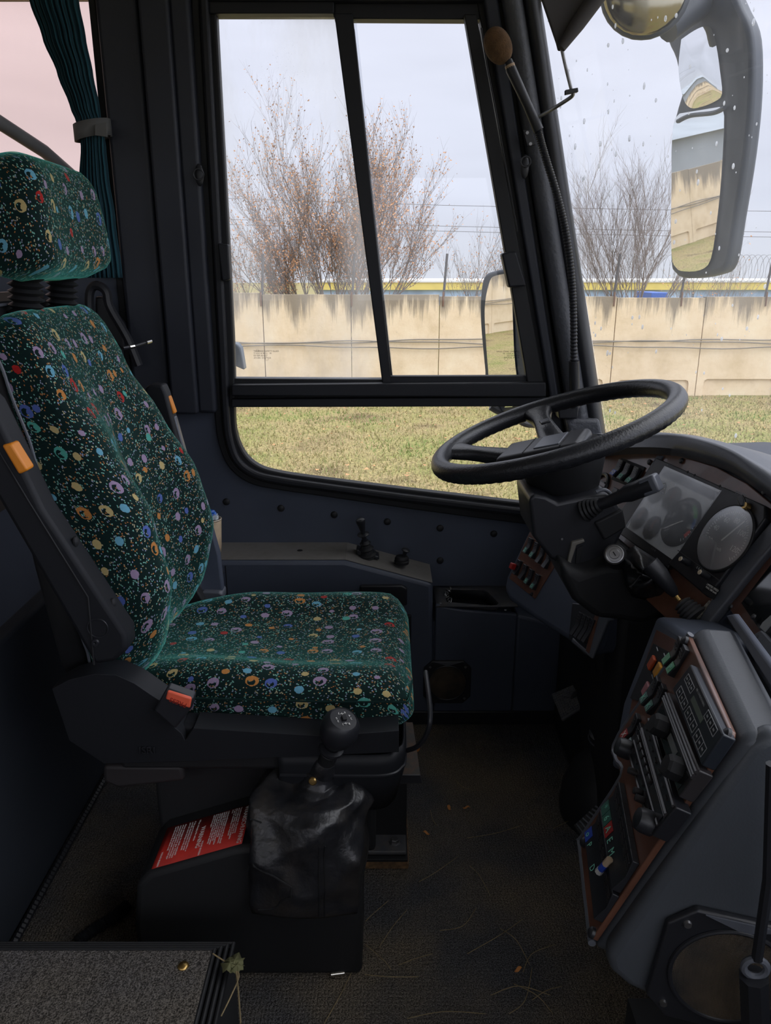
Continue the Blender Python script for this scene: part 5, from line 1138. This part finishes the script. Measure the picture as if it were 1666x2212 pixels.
def quad2(c4, off):
    q = [onP(u, v, CP.P+CP.n*off, CP.n) for u, v in c4]; return lambda a, b, h=0: q[0]*(1-a)*(1-b)+q[1]*a*(1-b)+q[2]*a*b+q[3]*(1-a)*b+CP.n*h
def unit(c4, off, nm, m, par=con, bev=.002):
    q = [onP(u, v, CP.P+CP.n*off, CP.n) for u, v in c4]; return ob(nm, G().prism(q, -CP.n*off), m, par, bev=bev)
# air conditioning controller
c4 = [(1492, 1434), (1562, 1586), (1515, 1654), (1452, 1488)]; ac = unit(c4, .016, 'climate_panel', mat('panel_blue_black', (.022, .027, .036), .3)); q = quad2(c4, .016)
def rectp(q, a0, a1, b0, b1, h, m, nm, par, th=.0006): return ob(nm, G().prism([q(a0, b0, h), q(a1, b0, h), q(a1, b1, h), q(a0, b1, h)], CP.n*th), m, par)
rectp(q, .36, .68, .34, .50, .0003, LCD, 'display', ac)
def outline(q, a0, a1, b0, b1, par, n=3):
    g = G(); pts = [q(a0, b0, .0006), q(a1, b0, .0006), q(a1, b1, .0006), q(a0, b1, .0006), q(a0, b0, .0006)]; g.tube(pts, .0005, 4)
    for k in range(1, n): f = a0+(a1-a0)*k/n; g.tube([q(f, b0, .0006), q(f, b1, .0006)], .0005, 4)
    ob('button_outline', g, DIMW, par)
    for k in range(n): f = a0+(a1-a0)*(k+.5)/n; ob('button_symbol', G().box(q(f, (b0+b1)/2, .0008), (.005, .0025, .0004), (XC, YC, CP.n)), DIMW, par)
outline(q, .08, .30, .20, .42, ac); outline(q, .66, .92, .08, .30, ac); outline(q, .10, .36, .62, .88, ac, 3); outline(q, .40, .66, .62, .88, ac, 3); outline(q, .70, .94, .62, .90, ac, 3)
text('AIR CONDITIONING', q(.33, .16, .0004), (q(1, 0)-q(0, 0)), YC, .0044, DIMW, ac, 'lettering', .0001)
# heater / tachograph style unit with knobs
c4 = [(1443, 1494), (1510, 1664), (1466, 1722), (1410, 1548)]; un = unit(c4, .018, 'heater_unit', KNOB); q = quad2(c4, .018)
rectp(q, .05, .95, .40, .92, .0002, mat('dark_window', (.012, .012, .014), .25), 'front_window', un); rectp(q, .42, .66, .46, .66, .0008, mat('grey_display', (.16, .17, .17), .4), 'display', un)
for b in (.08, .2, .28): ob('bright_rail', G().tube([q(0, b, .001), q(1, b, .001)], .002, 6), KNOB, un)
for a, b in ((.30, .62), (.82, .62)): ob('fan_knob', G().lathe(q(a, b, 0), CP.n, [(.0145, 0), (.0145, .016), (.012, .019), (.0001, .0195)], 7), BLACKM, un)
text('kienzle', q(.04, .8, .0012), (q(1, 0)-q(0, 0)), YC, .005, WHITE, un, 'lettering', .0001) if False else None
# radio
c4 = [(1404, 1548), (1460, 1744), (1408, 1806), (1356, 1618)]; rd_ = unit(c4, .020, 'radio', BLACK); q = quad2(c4, .020)
for b, r in ((.04, .0022), (.34, .0028), (.40, .0018), (.70, .0018), (.97, .002)): ob('front_rail', G().tube([q(.02, b, .0006), q(.98, b, .0006)], r, 6), KNOB, rd_)
rectp(q, .62, .96, .44, .66, .0004, mat('tuner_window', (.03, .03, .034), .2), 'tuner_window', rd_)
for k in range(6): ob('preset_button', G().box(q(.09+.095*k, .52, .002), (.0125, .0075, .005), (XC, YC, CP.n)), KNOB, rd_, bev=.001)
for k in range(7): ob('small_button', G().box(q(.08+.13*k, .18, .001), (.009, .003, .003), (XC, YC, CP.n)), KNOB, rd_)
for k in range(6): ob('small_button', G().box(q(.12+.13*k, .80, .001), (.010, .003, .003), (XC, YC, CP.n)), KNOB, rd_)
for a, b, r in ((.03, .97, .0135), (.90, .92, .0145)): ob('volume_knob', G().lathe(q(a, b, -.002), CP.n, [(r, 0), (r, .012), (r*.85, .019), (r*.4, .021), (.0001, .021)], 24), BLACK, rd_)
for a in (.34, .58, .66): ob('tone_knob', G().lathe(q(a, .93, -.001), CP.n, [(.005, 0), (.0045, .012), (.0001, .013)], 12), KNOB, rd_)
# single switches
XCq = XC
for px, ic, tx in (((1464, 1412), GRNS, ''), ((1474, 1431), GRNS, 'P'), ((1415, 1497), TEALS, 'K'), ((1427, 1514), TEALS, 'K')):
    rocker(CP, onP(*px, CP.P+CP.n*.004, CP.n), .0165, .045, con, ic, tx or None, xa=XC, ya=YC)
rocker(CP, onP(1372, 1577, CP.P+CP.n*.004, CP.n), .017, .045, con, REDS, 'X', im=WHITE, xa=XC, ya=YC); rocker(CP, onP(1381, 1597, CP.P+CP.n*.004, CP.n), .0165, .042, con, mat('white_switch', (.4, .55, .55), .4), 'O', im=TEALS, xa=XC, ya=YC)
# bottom switch block
c4 = [(1351, 1694), (1382, 1864), (1301, 1996), (1277, 1808)]; bl = unit(c4, .006, 'switch_block', BLACKM); q = quad2(c4, .006)
icons = [('*', TEALS), ('6', TEALS), ('A', REDS), ('E', None), ('M', None), (None, None), (None, None)]; icons2 = [(None, None)]*7
for k in range(7):
    rocker(CP, q((k+.5)/7, .25, .0), .0235, .050, con, icons[k][1], icons[k][0], kind='console_switch', xa=XC, ya=YC)
    rocker(CP, q((k+.5)/7, .76, .0), .0235, .046, con, (BLUES, None, None, None, None, None, None)[k], ('o', 'P', None, 'D', None, None, None)[k], kind='console_switch', xa=XC, ya=YC)
pen = thing('lighter', 'tiny blue and white object lying across the lower console switches', 'lighter', q(.62, .7, .02))
A_ = onP(1293, 1884, CP.P+CP.n*.02, CP.n); B_ = onP(1318, 1856, CP.P+CP.n*.02, CP.n)
ob('blue_body', G().tube([A_.lerp(B_, .2), A_.lerp(B_, .6)], .0045, 8), BLUES, pen); ob('white_end', G().tube([A_, A_.lerp(B_, .22)], .005, 8), mat('milky', (.5, .5, .48), .4), pen); ob('metal_end', G().tube([A_.lerp(B_, .6), B_], .0045, 8), mat('tan_metal', (.5, .38, .26), .35), pen)
# side speaker
c = sp_(1570, 2092, 0); r_ = .083
speaker(c+sn*.001, sn, V((.12, 0, 1)), r_, 'large black speaker with brown mesh on the console side, bottom right corner', 'console_speaker')
cl2 = thing('black_clip', 'black ring ended clip hanging at the right edge over the console speaker', 'clip', sp_(1632, 2095, .06)); k0 = sp_(1632, 2090, .05)
ob('ring', G().torus(k0, sn, .012, .004, 24, 8), GREY2, cl2); ob('strap', G().tube([k0-V((0, 0, .012)), sp_(1636, 2300, .05)], .016, 8), BLACK, cl2); ob('upper_strap', G().tube([k0+V((0, 0, .012)), sp_(1660, 1900, .05), sp_(1668, 1650, .05)], .006, 8), BLACK, cl2)
# rear of console: strip, second wood plate and display
TP = Pl(onP(1600, 1340, V((.60, 1.05, .86)), V((-.9, .2, .4))), .17, .985, 40)
ob('top_strip', G().prism(CP.pts([(1566, 1330), (1584, 1326), (1720, 1512), (1712, 1560)], -.045), -CP.n*.01+V((0, 0, .004))), GREY, con, bev=.003)
B2 = CP.at(1600, 1345, -.05); T2 = Pl(onP(1620, 1330, CP.P-CP.n*.14, CP.n), .17, .985, 30)
hub2 = thing('display_unit', 'wood framed black display unit at the right edge above the console', 'display', T2.at(1620, 1330))
ob('back_housing', G().prism(T2.pts([(1470, 1375), (1560, 1270), (1680, 1128), (1800, 1130), (1800, 1640), (1700, 1560), (1560, 1330), (1500, 1360)], -.02), T2.g*.12), GREY2, hub2, bev=.006)
ob('wood_frame', G().prism(T2.pts([(1584, 1316), (1608, 1292), (1690, 1176), (1780, 1176), (1780, 1560), (1700, 1500), (1640, 1408)], -.012), T2.n*.01), WOODM, hub2, bev=.001)
ob('screen_recess', G().prism(T2.pts([(1604, 1304), (1690, 1192), (1780, 1192), (1780, 1500), (1652, 1374)], .0), T2.n*.002), mat('dark_glass', (.01, .012, .014), .08), hub2)
ob('lower_bezel', G().prism(T2.pts([(1640, 1378), (1656, 1368), (1780, 1500), (1780, 1600), (1650, 1430), (1636, 1400)], .0), T2.n*.01), GREY2, hub2, bev=.002)
ob('pale_part', G().prism(T2.pts([(1644, 1356), (1650, 1346), (1668, 1330), (1672, 1345), (1654, 1366)], .002), T2.n*.002), mat('pale_grey_part', (.28, .3, .31), .4), hub2)
for px in ((1584, 1314), (1634, 1336), (1644, 1382)): ob('frame_screw', G().lathe(T2.at(*px, .003)+T2.n*.004, T2.n, [(.005, 0), (.0045, .003), (.0001, .004)], 14), BLACK, hub2)
# recessed switch strip between column and console
RP = Pl(onY(1405, 1440, 1.16), .17, .985, 21)
rs = thing('recessed_switch_panel', 'dark recessed panel with orange and amber switches between column and console', 'switch panel', RP.at(1405, 1440))
ob('panel_body', G().prism(RP.pts([(1418, 1330), (1486, 1372), (1360, 1660), (1318, 1660), (1345, 1520)], 0), RP.g*.10), GREY, rs, bev=.01)
ob('wood_plate', G().prism(RP.pts([(1422, 1362), (1478, 1392), (1370, 1610), (1352, 1600), (1372, 1500)], 0), RP.n*.003), WOODM, rs)
ob('switch_bed', G().prism(RP.pts([(1416, 1392), (1452, 1412), (1398, 1520), (1366, 1510)], .003), RP.n*.004), BLACKM, rs)
for nm, px, m in (('orange_switch', (1408, 1432), ORGS), ('amber_switch', (1421, 1447), AMBS), ('pink_switch', (1396, 1489), PINKS), ('amber_switch', (1400, 1503), AMBS)): o_ = ob(nm, G().box(onP(*px, RP.P+RP.n*.010, RP.n), (.018, .022, .006), (-RP.w, RP.up, RP.n)), m, rs, bev=.002)
g = G(); [g.box(onP(u, v, RP.P+RP.n*.010, RP.n), (.014, .0015, .001), (-RP.w, RP.up, RP.n)) for u, v in ((1420, 1402), (1436, 1416), (1410, 1462))]; ob('switch_marks', g, DIMW, rs)
# ------------------------------------------------------------------ microphone, visor, mirrors
mc = thing('microphone', 'gooseneck microphone with brown foam head rising along the windscreen pillar', 'microphone', onY(1240, 860, 2.05))
pth = [(1241, 870, 2.06), (1240, 780, 2.05), (1239, 680, 2.04), (1234, 590, 2.03), (1222, 500, 2.02), (1203, 420, 2.01), (1180, 345, 2.0), (1163, 285, 2.0), (1158, 262, 2.0)]
P = smooth_path([onY(*p) for p in pth], 26)
ob('gooseneck', G().tube(P, [.0098 if i % 2 else .0082 for i in range(len(P))], 10), BLACK, mc)
ob('base_socket', G().tube([onY(1242, 880, 2.06), onY(1240, 780, 2.05)], .0135, 14), BLACK, mc)
ob('cable_sleeve', G().tube([onY(1164, 282, 2.0), onY(1142, 232, 2.0)], [.0125, .011], 14), BLACK, mc); ob('grip', G().tube([onY(1144, 236, 2.0), onY(1104, 150, 2.0), onY(1098, 130, 2.0)], [.0105, .0125, .009], 16), BLACK, mc)
ob('tape_band', G().tube([onY(1107, 158, 2.0), onY(1101, 140, 2.0)], .0118, 14), mat('tan_tape', (.4, .28, .17), .6), mc)
c = onY(1076, 99, 2.0); ax = (onY(1060, 60, 2.0)-onY(1096, 140, 2.0)).normalized(); g = []
for i in range(17): a = math.pi*i/16; g.append((max(.0001, .0305*math.sin(a)**.9), -.040*math.cos(a)))
ob('foam_head', G().lathe(c, ax, g, 28), FOAM, mc)
ob('thin_wire', G().tube(smooth_path([onY(u, v, 2.03) for u, v in ((1040, 60), (1052, 140), (1075, 260), (1100, 400), (1118, 500))], 5), .0018, 5), BLACKM, mc)
vs = thing('sun_visor', 'grey brown folded sun visor cloth with metal rod at the top of the windscreen', 'sun visor', onY(1220, 60, 1.9))
VM = mat('visor_cloth', (.055, .05, .05), .7)
ob('visor_flap', G().prism([onY(u, v, 1.9) for u, v in ((1150, -60), (1172, 0), (1203, 92), (1207, 108), (1216, 108), (1240, 84), (1292, 0), (1330, -60))], (0, .012, 0)), VM, vs, bev=.003)
ob('visor_fold', G().tube([onY(1212, 104, 1.885), onY(1248, 52, 1.885), onY(1320, -50, 1.885)], [.010, .016, .02], 12), VM, vs)
ob('rod', G().tube(smooth_path([onY(u, v, 1.9+d) for u, v, d in ((1214, 105, 0), (1224, 150, 0), (1234, 190, .0), (1238, 204, .0), (1228, 214, .03), (1190, 238, .10), (1158, 256, .18))], 5), .0042, 10), STEEL, vs)
ob('rod_bracket', G().prism([onY(u, v, 1.89) for u, v in ((1222, 194), (1249, 189), (1250, 198), (1222, 204))], (0, .012, 0)), BLACK, vs, bev=.001)
# outside mirrors
def onmir(px, P, n, off=0): n = n.normalized(); return [onP(u, v, P+n*off, n) for u, v in px]
HOUS = mat('mirror_housing', (.045, .055, .075), .5, (200, .2, .001))
mn = V((-.950, -.29, -.113)).normalized(); mP = onY(1510, 410, 2.45)
mr = thing('outside_mirror', 'tall black outside mirror housing with two glasses seen through the windscreen', 'mirror', onmir([(1510, 600)], mP, mn)[0])
hp = cv([(1462, 232), (1448, 300), (1447, 420), (1447, 560), (1456, 590), (1480, 601), (1540, 594), (1572, 570), (1590, 470), (1612, 330), (1624, 200), (1622, 80), (1600, 20), (1560, -40), (1450, -60), (1438, 70), (1458, 130), (1472, 200)], 4)
ob('housing', G().prism(onmir(hp, mP, mn, 0), V((.9, .42, .0))*.05), HOUS, mr, bev=.015, seg=4)
gp_ = cv([(1470, 245), (1455, 275), (1452, 400), (1452, 545), (1462, 578), (1480, 586), (1515, 583), (1537, 560), (1550, 480), (1560, 380), (1566, 250), (1555, 231)], 3)
ob('lower_glass', G().prism(onmir(gp_, mP, mn, .004), mn*.002), MIRROR, mr)
up = [(1472, 85), (1500, 66), (1522, 57), (1537, 62), (1548, 100), (1556, 155), (1560, 203), (1545, 219), (1515, 231), (1492, 233), (1476, 212), (1466, 150), (1472, 85)]
um = mn; upP = onmir(cv(up, 3)[:-1], mP, mn, .006); cc = sum(upP, V((0, 0, 0)))/len(upP); rows = []
for k in range(9): f = k/8; rows.append([p.lerp(cc, f)+mn*.009*(1-(1-f)**2) for p in upP])
ob('upper_glass', G().grid(rows, closed=True), MIRROR, mr, ang=80)
ob('raised_ridge', G().tube(smooth_path([onmir([p], mP, mn, .008)[0] for p in ((1566, 232), (1540, 244), (1490, 250), (1464, 262))], 5), .006, 8), HOUS, mr)
wd_ = thing('wide_angle_mirror', 'wide rounded outside mirror cut by the top edge above the tall mirror', 'mirror', onY(1390, 20, 2.3))
g = G(); c = onY(1395, -22, 2.3); ob('housing', G().ball(c, .14, 28, (.85, .3, .82)), HOUS, wd_)
ob('glass', G().ball(c+V((-.004, -.012, -.004)), .13, 28, (.84, .27, .80)), mat('brownish_glass', (.3, .27, .2), .15, metal=1), wd_)
ob('mirror_arm', G().tube([onY(1440, 60, 2.4), onY(1560, -30, 2.45)], .04, 12), HOUS, wd_)
sn2 = V((-.904, -.427, -.012)).normalized(); sP = onY(1085, 700, 2.42)
sm = thing('side_mirror', 'outside mirror with grey rounded rim seen through the front sliding pane', 'mirror', onY(1085, 900, 2.42))
hp = cv([(1110, 577), (1066, 585), (1045, 597), (1037, 640), (1037, 700), (1046, 800), (1054, 880), (1120, 892), (1146, 880), (1138, 780), (1122, 640), (1118, 585)], 4)
ob('housing', G().prism(onmir(hp, sP, sn2), -sn2*.05), HOUS, sm, bev=.01, seg=4)
gp_ = cv([(1104, 590), (1074, 595), (1060, 606), (1050, 650), (1049, 700), (1056, 800), (1064, 868), (1118, 870), (1112, 760), (1108, 650)], 4)
ob('mirror_glass', G().prism(onmir(gp_, sP, sn2, .003), sn2*.002), MIRROR, sm)
ob('mirror_arm', G().tube(smooth_path([onY(u, v, 2.42) for u, v in ((1060, 878), (1085, 890), (1130, 893), (1200, 886))]+[onY(1275, 880, 2.22)], 6), .012, 10), GREYP, sm)
ob('mirror_arm', G().tube(smooth_path([onY(u, v, 2.42) for u, v in ((1118, 905), (1140, 917), (1190, 916))]+[onY(1285, 905, 2.22)], 6), .010, 10), GREYP, sm)
xz = thing('rear_side_mirror', 'dark grey outside part just visible at the lower left corner of the rear pane', 'mirror', onY(510, 800, 2.5))
ob('housing', G().prism([onY(u, v, 2.5) for u, v in ((480, 740), (512, 742), (520, 752), (528, 800), (510, 792), (480, 780))], (0, .05, 0)), mat('shiny_grey', (.12, .15, .19), .35), xz, bev=.006)
ob('bracket', G().tube([onY(495, 770, 2.52), onY(470, 775, 2.24)], .01, 8), GREYP, xz)
# ------------------------------------------------------------------ litter on the floor
STR = mat('dry_straw', (.2, .15, .075), .8, var=(40, .3)); rg = random.Random(12)
stalks = [((820, 2045), (850, 2000), (880, 1965)), ((788, 2105), (840, 2110), (905, 2110)), ((905, 1905), (940, 1885), (990, 1850)), ((1010, 2060), (1080, 2020), (1130, 1985)), ((880, 2200), (960, 2185), (1050, 2190)), ((1130, 2100), (1150, 2060), (1200, 2040)), ((1060, 2150), (1120, 2130), (1190, 2150)), ((700, 2212), (735, 2150), (760, 2100)), ((1100, 2190), (1135, 2160), (1150, 2090)), ((1010, 1810), (1070, 1800), (1130, 1782)), ((980, 1680), (1000, 1700), (1020, 1705)), ((930, 1750), (935, 1770), (945, 1785)), ((1220, 1672), (1250, 1660), (1280, 1650)), ((1195, 1790), (1225, 1775), (1235, 1772)), ((860, 2085), (900, 2070), (935, 2060)), ((790, 2040), (830, 2075), (845, 2095)), ((1015, 1870), (1035, 1890), (1060, 1935)), ((1080, 2005), (1115, 2030), (1145, 2085)), ((1150, 2160), (1180, 2140), (1215, 2130)), ((950, 2010), (1000, 2000), (1030, 1960)), ((1110, 2125), (1160, 2150), (1195, 2190)), ((790, 1990), (805, 1975), (840, 1945))]
pos = ['beside the gear housing foot', 'along the gear housing bottom edge', 'near the seat pedestal', 'in the middle of the foot mat', 'at the bottom picture edge', 'right of the foot mat middle', 'low in the clump near the console', 'below the gear housing, curving down', 'standing in the clump near the console', 'pale one below the pedals', 'short curl right of the seat plate', 'short piece right of the plywood layers', 'thin one left of the rubber boot', 'pale one left of the accelerator plate', 'bent one right of the gear housing', 'crossing piece at the gear housing corner', 'long thin one right of the pedestal', 'diagonal one above the clump', 'slanting one at the clump edge', 'thin one left of the long arc', 'lower right one of the clump', 'thin one just right of the gear housing']
for (a, b, c), l in zip(stalks, pos):
    q = [onZ(*a, .006), onZ(*b, .014), onZ(*c, .007)]
    tag(ob('straw', G().tube(smooth_path(q, 6), [.0008]*12+[.0004], 5), STR, fix=False), 'dry straw stalk on the carpet, '+l, 'straw', 'dry straws on the floor carpet')
LF = mat('orange_leaf_bits', (.5, .2, .05), .7)
for (u, v), l in (((904, 1620), 'beside the rusty seat plate'), ((970, 1745), 'left one of the pair below the seat plate'), ((1008, 1745), 'right one of the pair below the seat plate'), ((1262, 1688), 'left of the rubber boot'), ((921, 1800), 'right of the seat pedestal'), ((1120, 2095), 'in the straw clump near the console')):
    p = onZ(u, v, .006); g = G(); rgx = random.Random(u); a = rgx.uniform(0, 6); X = V((math.cos(a), math.sin(a), 0)); Y = V((-X.y, X.x, 0)); s = .009
    g.grid([[p+X*s*(i/3-1)+Y*s*.45*math.sin(math.pi*i/6)*j+V((0, 0, .003*math.sin(i)+.002*j*j)) for j in (-1, 0, 1)] for i in range(7)]); tag(ob('leaf_bit', g, LF, solid=.0004), 'tiny orange leaf on the carpet, '+l, 'leaf', 'orange leaf bits on the carpet')
a = onZ(715, 2105, .01); b = onZ(744, 2101, .01); tag(ob('metal_pin', G().tube([a, b], .0045, 14), CHROME), 'small shiny metal cylinder on the carpet below the gear housing', 'pin')
t = thing('green_sprig', 'withered green leafed sprig hanging over the edge of the carpeted step', 'leaf', onZ(500, 2085, .26))
SPG = mat('withered_green', (.10, .10, .04), .8)
for k, (u, v, r) in enumerate(((497, 2085, .012), (508, 2078, .013), (512, 2090, .010))):
    p = onZ(u, v, .262); g = G(); m_ = 14; ring = [p+V((math.cos(6.28*i/m_), math.sin(6.28*i/m_), 0))*r*(1+.25*(i % 2))*1.0+V((0, 0, .004*math.sin(i*2+k))) for i in range(m_)]; g.add(ring+[p+V((0, 0, .005))], [(i, (i+1) % m_, m_) for i in range(m_)]); ob('leaf_blade', g, SPG, t, solid=.0005)
for q in (((460, 2060), (485, 2076), (510, 2088)), ((508, 2088), (516, 2110), (500, 2150), (478, 2195)), ((510, 2092), (515, 2140), (520, 2210))): ob('stem', G().tube(smooth_path([onZ(u, v, .262-.0*i) for i, (u, v) in enumerate(q)], 6), .0012, 5), STR, t)
